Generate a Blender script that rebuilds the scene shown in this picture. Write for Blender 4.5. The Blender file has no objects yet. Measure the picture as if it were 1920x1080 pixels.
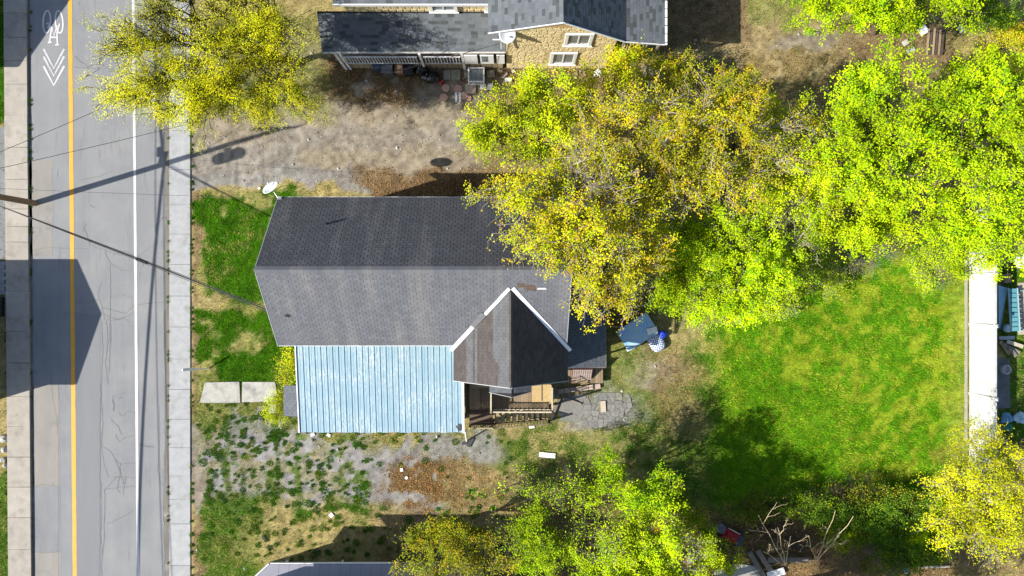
import bpy, math, random
import numpy as np
from mathutils import Vector, Matrix

sc = bpy.context.scene
R = math.radians
# ------------------------------------------------------------------ camera, sky, sun, exposure
HC = 38.4                                   # the drone hovers 38.4 m up and looks straight down
FP = 1280.0                                 # focal length in photo pixels (24 mm on a 36 mm sensor)
camd = bpy.data.cameras.new('camera')
cam = bpy.data.objects.new('camera', camd)
sc.collection.objects.link(cam)
cam.location = (0, 0, HC)
cam.rotation_euler = (0, 0, 0)
camd.sensor_width = 36.0
camd.lens = 24.0
camd.clip_start = 0.5
camd.clip_end = 4000
sc.camera = cam

SUN_AZ = R(16.9)                            # shadows fall along (+cos, +sin) of this
SUN_EL = R(37.2)
world = bpy.data.worlds.new('World')
sc.world = world
world.use_nodes = True
wn = world.node_tree
wn.nodes.clear()
sky = wn.nodes.new('ShaderNodeTexSky')
sky.sky_type = 'NISHITA'
sky.sun_disc = False
sky.sun_elevation = SUN_EL
sky.sun_rotation = R(253.1)
bg = wn.nodes.new('ShaderNodeBackground')
bg.inputs['Strength'].default_value = 0.10
wo = wn.nodes.new('ShaderNodeOutputWorld')
wn.links.new(sky.outputs[0], bg.inputs[0])
wn.links.new(bg.outputs[0], wo.inputs[0])

sund = bpy.data.lights.new('sun', 'SUN')
sund.energy = 5.0
sund.angle = R(0.5)
sund.color = (1.0, 0.95, 0.86)
sun = bpy.data.objects.new('sun', sund)
sc.collection.objects.link(sun)
tosun = Vector((-math.cos(SUN_AZ) * math.cos(SUN_EL), -math.sin(SUN_AZ) * math.cos(SUN_EL), math.sin(SUN_EL)))
sun.rotation_euler = tosun.to_track_quat('Z', 'Y').to_euler()
sun.location = tosun * 60

vs = sc.view_settings
vs.view_transform = 'Standard'
vs.look = 'None'
vs.gamma = 1
vs.use_curve_mapping = False
vs.exposure = 0.95

rng = np.random.default_rng(7)
random.seed(7)

def at(px, py, z=0.0):
    """ground or height-z point seen at photo pixel (px, py)"""
    k = (HC - z) / FP
    return Vector(((px - 960) * k, (540 - py) * k, z))

def gx(px): return (px - 960) * 0.03
def gy(py): return (540 - py) * 0.03

# ------------------------------------------------------------------ noise in numpy
_tab = np.random.default_rng(99).random((256, 256))
def vnoise(x, y):
    xi = np.floor(x).astype(int); yi = np.floor(y).astype(int)
    fx = x - xi; fy = y - yi
    fx = fx * fx * (3 - 2 * fx); fy = fy * fy * (3 - 2 * fy)
    a = _tab[xi % 256, yi % 256]; b = _tab[(xi + 1) % 256, yi % 256]
    c = _tab[xi % 256, (yi + 1) % 256]; d = _tab[(xi + 1) % 256, (yi + 1) % 256]
    return (a * (1 - fx) + b * fx) * (1 - fy) + (c * (1 - fx) + d * fx) * fy
def fbm(x, y, s=1.0, o=4, seed=0):
    r = np.zeros_like(np.asarray(x, float)); amp = 0.5; tot = 0
    f = 1.0 / s
    for k in range(o):
        r += amp * vnoise(x * f + 17.3 * k + seed * 7.7 + 500, y * f - 9.1 * k + seed * 3.3 + 500)
        tot += amp; amp *= 0.5; f *= 2.03
    return r / tot
def sst(a, b, x):
    t = np.clip((x - a) / (b - a), 0, 1)
    return t * t * (3 - 2 * t)

# ------------------------------------------------------------------ materials
MATS = {}
def nodes_of(m):
    m.use_nodes = True
    nt = m.node_tree
    return nt, nt.nodes['Principled BSDF']
def N(nt, t, **k):
    n = nt.nodes.new(t)
    for a, v in k.items(): setattr(n, a, v)
    return n
def mixc(nt, fac, a, b, mode='MIX'):
    n = N(nt, 'ShaderNodeMix', data_type='RGBA', blend_type=mode)
    for s, v in ((n.inputs[0], fac), (n.inputs[6], a), (n.inputs[7], b)):
        if hasattr(v, 'node'): nt.links.new(v, s)
        elif isinstance(v, (tuple, list)): s.default_value = (*v[:3], 1)
        else: s.default_value = v
    return n.outputs[2]
def mth(nt, op, a, b=0.0, c=None, clamp=False):
    n = N(nt, 'ShaderNodeMath', operation=op, use_clamp=clamp)
    for s, v in zip(n.inputs, (a, b, c)):
        if v is None: continue
        if hasattr(v, 'node'): nt.links.new(v, s)
        else: s.default_value = v
    return n.outputs[0]
def maprange(nt, v, a, b, c=0.0, d=1.0):
    n = N(nt, 'ShaderNodeMapRange')
    nt.links.new(v, n.inputs[0])
    for i, q in enumerate((a, b, c, d)): n.inputs[1 + i].default_value = q
    return n.outputs[0]
def noise(nt, vec, scale, detail=4, rough=0.55, dist=0.0):
    n = N(nt, 'ShaderNodeTexNoise')
    if vec is not None: nt.links.new(vec, n.inputs['Vector'])
    n.inputs['Scale'].default_value = scale
    n.inputs['Detail'].default_value = detail
    n.inputs['Roughness'].default_value = rough
    n.inputs['Distortion'].default_value = dist
    return n.outputs[0]
def scaled(nt, vec, s):
    n = N(nt, 'ShaderNodeMapping')
    nt.links.new(vec, n.inputs[0])
    n.inputs['Scale'].default_value = s
    return n.outputs[0]

def pmat(name, c1, c2=None, scale=6.0, rough=0.85, var=0.0, bump=0.0, bscale=60.0, stretch=None, c3=None, c3scale=1.2, c3lo=0.55, c3hi=0.7, c3s=False,
         metal=0.0, rnd=False, spec=0.3, coat=0.0, hue=None, fine=0.0, finescale=90):
    """base colour c1..c2 by noise on world position, optional blotches of c3, per-object (and per-face 'rnd') tone variation"""
    if name in MATS: return MATS[name]
    m = bpy.data.materials.new(name); MATS[name] = m
    nt, bs = nodes_of(m)
    geo = N(nt, 'ShaderNodeNewGeometry')
    pos = geo.outputs['Position']
    if stretch: pos = scaled(nt, pos, stretch)
    c2 = c2 or tuple(x * 0.75 for x in c1)
    f = maprange(nt, noise(nt, pos, scale), 0.3, 0.7)
    col = mixc(nt, f, c1, c2)
    if c3:
        g = maprange(nt, noise(nt, pos if c3s else geo.outputs['Position'], c3scale, 5 if not c3s else 3, 0.65), c3lo, c3hi)
        col = mixc(nt, g, col, c3)
    if fine:
        ff = maprange(nt, noise(nt, geo.outputs['Position'], finescale, 2), 0.25, 0.75, 1 - fine, 1 + fine)
        vv = N(nt, 'ShaderNodeCombineColor')
        for i in range(3): nt.links.new(ff, vv.inputs[i])
        col = mixc(nt, 1.0, col, vv.outputs[0], 'MULTIPLY')
    if var or hue:
        oi = N(nt, 'ShaderNodeObjectInfo')
        v = oi.outputs['Random']
        if rnd:
            at_ = N(nt, 'ShaderNodeAttribute', attribute_name='rnd')
            v = mth(nt, 'FRACT', mth(nt, 'ADD', v, at_.outputs['Fac']))
        if hue:
            # a share of the pieces is of another batch
            col = mixc(nt, mth(nt, 'LESS_THAN', mth(nt, 'FRACT', mth(nt, 'MULTIPLY', v, 7.31)), hue[1]), col, hue[0])
        mr = maprange(nt, v, 0, 1, 1 - var, 1 + var)
        vv = N(nt, 'ShaderNodeCombineColor')
        for i in range(3): nt.links.new(mr, vv.inputs[i])
        col = mixc(nt, 1.0, col, vv.outputs[0], 'MULTIPLY')
    nt.links.new(col, bs.inputs['Base Color'])
    bs.inputs['Roughness'].default_value = rough
    bs.inputs['Metallic'].default_value = metal
    bs.inputs['Specular IOR Level'].default_value = spec
    if bump:
        b = N(nt, 'ShaderNodeBump')
        b.inputs['Strength'].default_value = bump
        b.inputs['Distance'].default_value = 0.02
        nt.links.new(noise(nt, geo.outputs['Position'], bscale, 3), b.inputs['Height'])
        nt.links.new(b.outputs[0], bs.inputs['Normal'])
    return m

def leaf_mat(name, trans=0.35):
    if name in MATS: return MATS[name]
    m = bpy.data.materials.new(name); MATS[name] = m
    nt, bs = nodes_of(m)
    a = N(nt, 'ShaderNodeAttribute', attribute_name='col')
    bs.inputs['Roughness'].default_value = 0.7
    bs.inputs['Specular IOR Level'].default_value = 0.10
    nt.links.new(a.outputs['Color'], bs.inputs['Base Color'])
    t = N(nt, 'ShaderNodeBsdfTranslucent')
    nt.links.new(a.outputs['Color'], t.inputs[0])
    mx = N(nt, 'ShaderNodeMixShader')
    mx.inputs[0].default_value = trans
    out = nt.nodes['Material Output']
    nt.links.new(bs.outputs[0], mx.inputs[1]); nt.links.new(t.outputs[0], mx.inputs[2])
    nt.links.new(mx.outputs[0], out.inputs[0])
    return m

# ------------------------------------------------------------------ objects
ORG = {}
def link(o): sc.collection.objects.link(o)
def thing(name, label, cat, loc=(0, 0, 0), group=None, rotz=0.0):
    o = bpy.data.objects.new(name, None)
    o.empty_display_size = 0.2
    link(o)
    o.location = loc; o.rotation_euler = (0, 0, rotz)
    o['label'] = label; o['category'] = cat
    if group: o['group'] = group
    ORG[o.name] = (0, 0, 0) if rotz else tuple(loc)
    return o
def tag(o, label=None, cat=None, group=None, kind=None):
    if label: o['label'] = label
    if cat: o['category'] = cat
    if group: o['group'] = group
    if kind: o['kind'] = kind
    return o
def npmesh(name, V, F, mat, parent=None, col=None, rnd=None, smooth=False, local=False, loc=None):
    """V (n,3) world points, F (m,k) one face size, or a list of such arrays"""
    V = np.asarray(V, np.float32)
    org = np.zeros(3, np.float32)
    if parent is not None and not local: org = np.array(ORG.get(parent.name, (0, 0, 0)), np.float32)
    if parent is None and loc is not None: org = np.array(loc, np.float32)
    Fs = F if isinstance(F, list) else [F]
    Fs = [np.asarray(f, np.int32) for f in Fs if len(f)]
    me = bpy.data.meshes.new(name)
    me.vertices.add(len(V))
    me.vertices.foreach_set('co', (V - org).astype(np.float32).ravel())
    lv = np.concatenate([f.ravel() for f in Fs])
    cnt = np.concatenate([np.full(len(f), f.shape[1], np.int32) for f in Fs])
    st = np.concatenate([[0], np.cumsum(cnt)[:-1]]).astype(np.int32)
    me.loops.add(len(lv)); me.loops.foreach_set('vertex_index', lv)
    me.polygons.add(len(cnt)); me.polygons.foreach_set('loop_start', st)
    me.update(calc_edges=True)
    me.polygons.foreach_set('use_smooth', np.full(len(cnt), bool(smooth)))
    if col is not None:
        a = me.color_attributes.new('col', 'FLOAT_COLOR', 'POINT')
        c = np.ones((len(V), 4), np.float32); c[:, :col.shape[1]] = col
        a.data.foreach_set('color', c.ravel())
    if rnd is not None:
        a = me.attributes.new('rnd', 'FLOAT', 'FACE')
        a.data.foreach_set('value', np.asarray(rnd, np.float32))
    for m in (mat if isinstance(mat, (list, tuple)) else [mat]): me.materials.append(m)
    o = bpy.data.objects.new(name, me)
    link(o)
    if parent is not None:
        o.parent = parent
        ORG[o.name] = tuple(org)
    elif loc is not None:
        o.location = loc; ORG[o.name] = tuple(loc)
    return o

class MB:
    def __init__(s): s.v = []; s.f = []
    def add(s, vs_, fs):
        b = len(s.v); s.v += [tuple(v) for v in vs_]
        s.f += [tuple(b + i for i in f) for f in fs]; return s
    def box(s, x0, x1, y0, y1, z0, z1):
        return s.add([(x0, y0, z0), (x1, y0, z0), (x1, y1, z0), (x0, y1, z0), (x0, y0, z1), (x1, y0, z1), (x1, y1, z1), (x0, y1, z1)],
                     [(3, 2, 1, 0), (4, 5, 6, 7), (0, 1, 5, 4), (1, 2, 6, 5), (2, 3, 7, 6), (3, 0, 4, 7)])
    def obox(s, c, sx, sy, sz, rz=0.0, tilt=None):
        M = Matrix.Translation(c) @ Matrix.Rotation(rz, 4, 'Z')
        if tilt: M = M @ Matrix.Rotation(tilt[1], 4, tilt[0])
        q = [(-1, -1, -1), (1, -1, -1), (1, 1, -1), (-1, 1, -1), (-1, -1, 1), (1, -1, 1), (1, 1, 1), (-1, 1, 1)]
        return s.add([M @ Vector((a * sx / 2, b * sy / 2, d * sz / 2)) for a, b, d in q],
                     [(3, 2, 1, 0), (4, 5, 6, 7), (0, 1, 5, 4), (1, 2, 6, 5), (2, 3, 7, 6), (3, 0, 4, 7)])
    def prism(s, pts, z0, z1):
        """2-D outline (counter-clockwise) between z0 and z1"""
        n = len(pts)
        return s.add([(p[0], p[1], z0) for p in pts] + [(p[0], p[1], z1) for p in pts],
                     [tuple(range(n - 1, -1, -1)), tuple(range(n, 2 * n))] + [(i, (i + 1) % n, n + (i + 1) % n, n + i) for i in range(n)])
    def slab(s, pts, t, d=(0, 0, -1)):
        """3-D planar polygon (counter-clockwise from above) with thickness t along d"""
        n = len(pts); d = Vector(d) * t
        P = [Vector(p) for p in pts]
        return s.add(P + [p + d for p in P],
                     [tuple(range(n)), tuple(range(2 * n - 1, n - 1, -1))] + [(i, n + i, n + (i + 1) % n, (i + 1) % n) for i in range(n)])
    def bar(s, a, b, w, h=None):
        """rectangular bar from a to b"""
        a = Vector(a); b = Vector(b); h = h or w
        d = (b - a).normalized()
        up = Vector((0, 0, 1)) if abs(d.z) < 0.95 else Vector((0, 1, 0))
        u = d.cross(up).normalized() * (w / 2); v = u.cross(d).normalized() * (h / 2)
        r = []
        for p in (a, b): r += [p - u - v, p + u - v, p + u + v, p - u + v]
        return s.add(r, [(0, 1, 2, 3), (7, 6, 5, 4), (0, 4, 5, 1), (1, 5, 6, 2), (2, 6, 7, 3), (3, 7, 4, 0)])
    def tube(s, pts, rad, n=8, cap=True):
        P = [Vector(p) for p in pts]
        rad = rad if isinstance(rad, (list, tuple)) else [rad] * len(P)
        b = len(s.v); d0 = None
        for i, p in enumerate(P):
            d = (P[min(i + 1, len(P) - 1)] - P[max(i - 1, 0)]).normalized()
            ref = Vector((0.31, 0.52, 0.79)) if abs(d.dot(Vector((0.31, 0.52, 0.79)))) < 0.93 else Vector((0.9, -0.3, 0.2))
            u = d.cross(ref).normalized(); w = d.cross(u)
            for k in range(n):
                a = 2 * math.pi * k / n
                s.v.append(tuple(p + (u * math.cos(a) + w * math.sin(a)) * rad[i]))
        for i in range(len(P) - 1):
            for k in range(n):
                s.f.append((b + i * n + k, b + i * n + (k + 1) % n, b + (i + 1) * n + (k + 1) % n, b + (i + 1) * n + k))
        if cap:
            s.f.append(tuple(b + k for k in range(n - 1, -1, -1)))
            s.f.append(tuple(b + (len(P) - 1) * n + k for k in range(n)))
        return s
    def lathe(s, c, prof, n=20, axis=None):
        """profile of (r, h) turned about axis (default z) through c"""
        q = Vector(axis or (0, 0, 1)).normalized().to_track_quat('Z', 'Y').to_matrix()
        b = len(s.v); c = Vector(c)
        for r, h in prof:
            for k in range(n):
                a = 2 * math.pi * k / n
                s.v.append(tuple(c + q @ Vector((r * math.cos(a), r * math.sin(a), h))))
        for i in range(len(prof) - 1):
            for k in range(n):
                s.f.append((b + i * n + k, b + i * n + (k + 1) % n, b + (i + 1) * n + (k + 1) % n, b + (i + 1) * n + k))
        s.f.append(tuple(b + k for k in range(n - 1, -1, -1)))
        s.f.append(tuple(b + (len(prof) - 1) * n + k for k in range(n)))
        return s
    def build(s, name, mat, parent=None, local=False, smooth=False, loc=None, bevel=0.0):
        org = Vector((0, 0, 0))
        if parent is not None and not local: org = Vector(ORG.get(parent.name, (0, 0, 0)))
        if parent is None and loc is not None: org = Vector(loc)
        me = bpy.data.meshes.new(name)
        me.from_pydata([tuple(Vector(v) - org) for v in s.v], [], s.f)
        if smooth: me.polygons.foreach_set('use_smooth', [True] * len(me.polygons))
        me.materials.append(mat); me.update()
        o = bpy.data.objects.new(name, me); link(o)
        if bevel:
            bv = o.modifiers.new('bevel', 'BEVEL'); bv.width = bevel; bv.segments = 2; bv.limit_method = 'ANGLE'
        if parent is not None:
            o.parent = parent; ORG[o.name] = tuple(org)
        elif loc is not None:
            o.location = loc; ORG[o.name] = tuple(loc)
        return o

def part_copy(mesh, name, parent, M):
    """one more piece of shared mesh under parent; M is its world matrix"""
    o = bpy.data.objects.new(name, mesh); link(o)
    o.parent = parent
    o.matrix_basis = Matrix.Translation(-Vector(ORG.get(parent.name, (0, 0, 0)))) @ M
    return o

def gone(o):
    """drop a prototype, keep its mesh"""
    me = o.data; me.use_fake_user = False
    bpy.data.objects.remove(o); return me

# ---- roofing pieces: the 300 nearest the camera as objects, the rest joined
SH_V = np.array([(0, 0, 0.0), (1, 0, 0.0), (1, 0, 1.0), (0, 0, 1.0), (0, 1.12, 0.15), (1, 1.12, 0.15), (0, 1.12, -0.1), (1, 1.12, -0.1)], np.float32)
SH_F = np.array([(0, 1, 2, 3), (3, 2, 5, 4), (1, 7, 5, 2), (0, 3, 4, 6)], np.int32)
class Pool:
    def __init__(s): s.items = []
    def slope(s, o, u, v, L, W, tab, exp_, gap, thick, keep=None, jit=0.004, stagger=0.5, seed=1):
        r = random.Random(seed)
        o = Vector(o); u = Vector(u).normalized(); v = Vector(v).normalized(); n = u.cross(v).normalized()
        if n.z < 0: n = -n
        rows = int(W / exp_)
        for j in range(rows):
            off = (j % 2) * stagger * tab if stagger != 'rnd' else r.random() * tab
            i = -1 if off else 0
            a = off - tab if off else 0.0
            while a < L - 0.01:
                a0 = max(a, 0.0); a1 = min(a + tab, L)
                if a1 - a0 > 0.04:
                    p = o + u * (a0 + gap / 2) + v * (j * exp_ + r.uniform(-jit, jit)) + n * 0.003
                    c = p + u * ((a1 - a0) / 2) + v * (exp_ / 2)
                    if keep is None or keep(c): s.items.append((p, u * (a1 - a0 - gap), v * exp_, n * (thick * r.uniform(0.75, 1.25)), r.random()))
                a += tab
    def finish(s, name, root, mat, n=300, stuffname=None):
        it = sorted(s.items, key=lambda q: (q[0].x ** 2 + q[0].y ** 2) * 0.0 - q[0].z + 0.02 * q[0].xy.length)
        me = gone(npmesh(name, SH_V, SH_F, mat))
        org = Vector(ORG[root.name])
        for p, u, v, w, q in it[:n]:
            o = bpy.data.objects.new(name, me); link(o); o.parent = root
            M = Matrix(((u.x, v.x, w.x, p.x - org.x), (u.y, v.y, w.y, p.y - org.y), (u.z, v.z, w.z, p.z - org.z), (0, 0, 0, 1)))
            o.matrix_basis = M
        rest = it[n:]
        if rest:
            P = np.array([[*p, *u, *v, *w] for p, u, v, w, q in rest], np.float32)
            V = P[:, None, 0:3] + SH_V[None, :, 0:1] * P[:, None, 3:6] + SH_V[None, :, 1:2] * P[:, None, 6:9] + SH_V[None, :, 2:3] * P[:, None, 9:12]
            F = SH_F[None] + (np.arange(len(rest)) * 8)[:, None, None]
            rr = np.repeat([q[4] for q in rest], len(SH_F))
            o = npmesh(stuffname or name, V.reshape(-1, 3), F.reshape(-1, 4), mat, root, rnd=rr)
            o['kind'] = 'stuff'
# ------------------------------------------------------------------ shared materials
M_asphalt = None
M_wood = pmat('weathered_wood', (.30, .22, .14), (.20, .145, .09), 14, .9, .18, .2, stretch=(1, 6, 1))
M_greywood = pmat('grey_wood', (.23, .20, .165), (.15, .13, .105), 14, .9, .2, .2)
M_palewood = pmat('pale_rail', (.50, .44, .34), (.40, .34, .25), 9, .8, .1)
M_darkwood = pmat('dark_wood', (.085, .062, .045), (.05, .036, .027), 10, .9, .25, .25)
M_white = pmat('white_paint', (.78, .78, .76), (.66, .66, .64), 5, .5, .03)
M_fascia = pmat('white_metal', (.80, .81, .82), (.68, .69, .7), 3, .4, 0, c3=(.42, .41, .38), c3scale=3, c3lo=.62, c3hi=.75)
M_glass = pmat('window_glass', (.20, .23, .245), (.12, .14, .15), 2, .2, 0, spec=.6)
M_concrete = pmat('concrete', (.34, .335, .32), (.26, .255, .24), 5, .9, .08, .25, c3=(.19, .185, .17), c3scale=1.6, c3lo=.58, c3hi=.75, fine=.18)
M_walk_r = pmat('pale_concrete', (.315, .322, .33), (.26, .265, .27), 2.5, .9, .05, .2, c3=(.20, .19, .17), c3scale=1.3, c3lo=.52, c3hi=.8, fine=.2)
M_walk_l = pmat('tan_concrete', (.33, .30, .26), (.275, .25, .215), 2.5, .9, .06, .2, c3=(.17, .155, .13), c3scale=1.3, c3lo=.52, c3hi=.8, fine=.2)
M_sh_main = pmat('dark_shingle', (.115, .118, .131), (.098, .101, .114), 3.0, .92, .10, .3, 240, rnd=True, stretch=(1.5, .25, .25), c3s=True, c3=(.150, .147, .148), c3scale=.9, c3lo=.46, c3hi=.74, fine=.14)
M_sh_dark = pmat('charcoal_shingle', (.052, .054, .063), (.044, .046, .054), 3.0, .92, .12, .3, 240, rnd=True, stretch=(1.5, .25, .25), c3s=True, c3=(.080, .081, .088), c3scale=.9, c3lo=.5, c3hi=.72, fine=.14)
M_sh_wing = pmat('brown_shingle', (.066, .057, .054), (.052, .045, .043), 2.0, .92, .16, .3, 240, rnd=True, fine=.12)
M_sh_pale = pmat('pale_shingle', (.088, .089, .095), (.075, .076, .082), 2.0, .92, .12, .3, 240, rnd=True, fine=.12)
M_sh_nb = pmat('blue_grey_shingle', (.110, .122, .135), (.092, .104, .116), 2.5, .92, .14, .3, 240, rnd=True, hue=((.058, .066, .068), .17), fine=.12)
M_sh_lean = pmat('slate_shingle', (.10, .11, .125), (.085, .095, .11), 2.5, .92, .12, .3, 240, rnd=True, fine=.12)
M_deck = pmat('roof_felt', (.022, .022, .024), (.018, .018, .02), 8, .95)
M_metal = pmat('galvanised_metal', (.45, .46, .47), (.38, .39, .4), 6, .4, .05, metal=.6)
M_dish = pmat('dish_grey', (.62, .64, .66), (.55, .57, .6), 6, .45, .05)
M_black = pmat('black_plastic', (.018, .018, .02), (.012, .012, .014), 8, .35, .2, spec=.5)
M_stone = pmat('tan_stone', (.60, .49, .27), (.53, .42, .22), 7, .9, .07, .3, 60, fine=.2)
M_mortar = pmat('stone_mortar', (.55, .44, .24), (.48, .38, .20), 9, .95, 0, .3)
M_siding = pmat('cream_siding', (.50, .46, .36), (.44, .40, .31), 4, .8, .05)
M_cable = pmat('cable_black', (.025, .025, .027), (.02, .02, .02), 6, .6)
M_soilbase = None

# ------------------------------------------------------------------ ground: one sheet out to the horizon, cover by region
def soft(px, py, x0, y0, x1, y1, s=10.0):
    return sst(x0 - s, x0 + s, px) * (1 - sst(x1 - s, x1 + s, px)) * sst(y0 - s, y0 + s, py) * (1 - sst(y1 - s, y1 + s, py))
def ell(px, py, cx, cy, rx, ry, lo=0.6, hi=1.15):
    d = np.sqrt(((px - cx) / rx) ** 2 + ((py - cy) / ry) ** 2)
    return 1 - sst(lo, hi, d)

def cover(x, y):
    """shares of lush grass, dry grass, gravel, bare soil, leaf litter at ground points"""
    X0 = 960 + x / .03; Y0 = 540 - y / .03
    X = X0 + (fbm(x, y, 1.1, 4, 1) - .5) * 60; Y = Y0 + (fbm(x, y, 1.1, 4, 2) - .5) * 60
    n1 = fbm(x, y, 1.6, 5, 3); n2 = fbm(x, y, .55, 4, 4); n3 = fbm(x, y, 4.0, 4, 5)
    S = np.zeros((len(x), 5)); S[:, 1] = .5; S[:, 3] = .5
    inside = (X0 > -60) & (X0 < 1980) & (Y0 > -60) & (Y0 < 1140)
    S[~inside] = (.35, .45, 0, .2, 0)
    def put(m, w):
        m = np.clip(m, 0, 1)[:, None]
        S[:] = S * (1 - m) + np.array(w, float)[None] * m
    G, D, Gr, So, L = np.eye(5)
    # ---- north drive
    put(soft(X, Y, 340, 60, 930, 352, 14), So * .62 + Gr * .38)
    put(soft(X, Y, 340, 268, 560, 318, 12) * .6, Gr * .8 + So * .2)
    put(soft(X, Y, 500, 236, 900, 278, 10) * (.2 + .6 * n1), Gr * .7 + So * .3)
    put(soft(X, Y, 340, 318, 790, 346, 8) * .8, Gr * .9 + So * .1)
    put(ell(X, Y, 680, 155, 140, 60) * sst(.3, .45, n2) * .85, L * .85 + D * .15)
    put(soft(X, Y, 600, 118, 960, 150, 8) * .6, L)
    put(soft(X, Y, 340, 348, 760, 368, 7) * .9, D)
    put(soft(X, Y, 340, 20, 610, 225, 20) * .55, D * .55 + G * .45)
    put(soft(X, Y, 940, 120, 1150, 170, 12) * .8, L * .7 + So * .3)
    put(soft(X, Y, 690, 318, 930, 392, 9), L * .75 + So * .25)
    put(ell(X, Y, 720, 322, 70, 18) * .8, L * .6 + So * .4)
    # ---- under the middle trees
    put(soft(X, Y, 900, 170, 1600, 560, 40), So * .35 + L * .3 + D * .35)
    put(ell(X, Y, 1480, 90, 190, 75) * .9, So * .8 + D * .2)
    put(ell(X, Y, 1500, 75, 70, 26) * .8, Gr * .45 + So * .55)
    put(ell(X, Y, 1440, 140, 170, 55) * (n2 > .38) * .8, L * .5 + D * .4 + So * .1)
    put(soft(X, Y, 1390, -60, 1560, 40, 14) * .8, D * .55 + G * .45)
    put(ell(X, Y, 1690, 90, 130, 90) * .85, L * .55 + So * .45)
    put(ell(X, Y, 1860, 70, 90, 80) * .9, D * .9 + G * .1)
    put(soft(X, Y, 1250, -60, 1392, 85, 10) * .95, L * .5 + So * .5)
    # ---- back lawn
    put(soft(X, Y, 1275, 430, 1812, 960, 22), G * .82 + D * .18)
    put(soft(X, Y, 1275, 430, 1812, 960, 20) * sst(.44, .60, fbm(x, y, .55, 5, 14)) * .9, D * .9 + G * .1)
    put(soft(X, Y, 1100, 715, 1600, 960, 25) * .85, G * .8 + D * .2)
    put(soft(X, Y, 1770, 480, 1822, 830, 10) * .55, D * .8 + So * .2)
    put(ell(X, Y, 1240, 640, 70, 110) * .85, D * .45 + So * .45 + G * .1)
    put(ell(X, Y, 1215, 690, 70, 40) * .8, Gr * .55 + So * .3 + D * .15)
    put(ell(X, Y, 1265, 730, 62, 95) * .6, L * .6 + So * .15 + D * .25)
    put(soft(X, Y, 1110, 545, 1240, 660, 12) * .8, L * .4 + G * .25 + D * .35)
    put(soft(X, Y, 1120, 640, 1200, 710, 14) * .8, G * .55 + D * .45)
    put(ell(X, Y, 1290, 790, 40, 50) * .6, So * .6 + D * .4)
    # ---- front lawn
    put(soft(X, Y, 366, 362, 570, 722, 8), G)
    put(soft(X, Y, 366, 362, 570, 722, 8) * sst(.56, .68, n1) * .7, D)
    put(soft(X, Y, 330, 560, 432, 588, 7) * .95, So * .55 + D * .45)
    put(soft(X, Y, 425, 572, 560, 592, 7) * .8, D * .8 + G * .2)
    put(soft(X, Y, 355, 715, 570, 765, 8) * .9, D * .55 + G * .45)
    put(soft(X, Y, 360, 756, 570, 822, 12) * .9, D * .5 + G * .5)
    # ---- south drive
    put(soft(X, Y, 372, 818, 900, 965, 16), Gr * .9 + So * .1)
    put(soft(X, Y, 372, 815, 660, 960, 14) * sst(.46, .58, n2) * .6, D * .5 + So * .2 + G * .1 + Gr * .2)
    put(soft(X, Y, 372, 800, 690, 970, 14) * sst(.57, .63, fbm(x, y, .5, 4, 16)) * .85, G * .75 + D * .25)
    put(soft(X, Y, 420, 760, 520, 850, 14) * (n1 > .4) * .7, Gr)
    put(soft(X, Y, 560, 806, 900, 836, 8) * sst(.36, .55, n2) * .9, D * .8 + G * .2)
    put(soft(X, Y, 830, 800, 1260, 965, 22) * .9, D * .55 + So * .2 + G * .25)
    put(soft(X, Y, 940, 790, 1260, 900, 22) * sst(.42, .6, n2) * .8, G * .8 + D * .2)
    put(ell(X, Y, 885, 840, 80, 38) * .85, Gr)
    put(ell(X, Y, 1118, 768, 95, 46) * .85, Gr * .8 + So * .2)
    put(ell(X, Y, 800, 905, 105, 62) * sst(.3, .5, n2), L * .85 + D * .15)
    put(soft(X, Y, 850, 870, 960, 975, 18) * .8, L * .35 + So * .45 + D * .2)
    put(soft(X, Y, 372, 925, 520, 1140, 16) * .95, G * .8 + D * .2)
    put(soft(X, Y, 490, 945, 760, 1140, 20) * .95, D * .72 + So * .28)
    put(soft(X, Y, 560, 945, 740, 985, 10) * sst(.45, .58, n2) * .9, G)
    put(soft(X, Y, 440, 975, 520, 1060, 14) * .5, D)
    put(soft(X, Y, 355, 345, 369, 1140, 4) * .92, So * .65 + L * .35)
    put(soft(X, Y, 355, 790, 378, 960, 5) * .9, Gr * .5 + So * .5)
    # ---- southern boundary strip
    put(soft(X, Y, 960, 948, 1830, 1140, 16) * .95, L * .72 + So * .2 + D * .08)
    put(soft(X, Y, 1100, 930, 1800, 975, 12) * sst(.45, .6, n2) * .7, D * .7 + G * .3)
    put(soft(X, Y, 700, 958, 960, 1140, 10) * .75, So * .6 + L * .2 + D * .2)
    # ---- past the white fence and past the west walk
    put(soft(X, Y, 1872, 480, 2040, 850, 6) * .95, G * .9 + D * .1)
    put(soft(X, Y, 1760, 830, 2040, 1140, 20) * .6, D * .5 + L * .5)
    put((X0 < 14) * soft(X, Y, -60, -60, 30, 238, 6), G)
    put((X0 < 14) * soft(X, Y, -60, 575, 30, 800, 8), So * .6 + D * .4)
    put((X0 < 14) * soft(X, Y, -60, 745, 30, 900, 8) * .9, D * .7 + So * .3)
    put((X0 < 14) * soft(X, Y, -60, 880, 30, 1140, 8), G * .8 + D * .2)
    return S, n1, n2, n3

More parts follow.
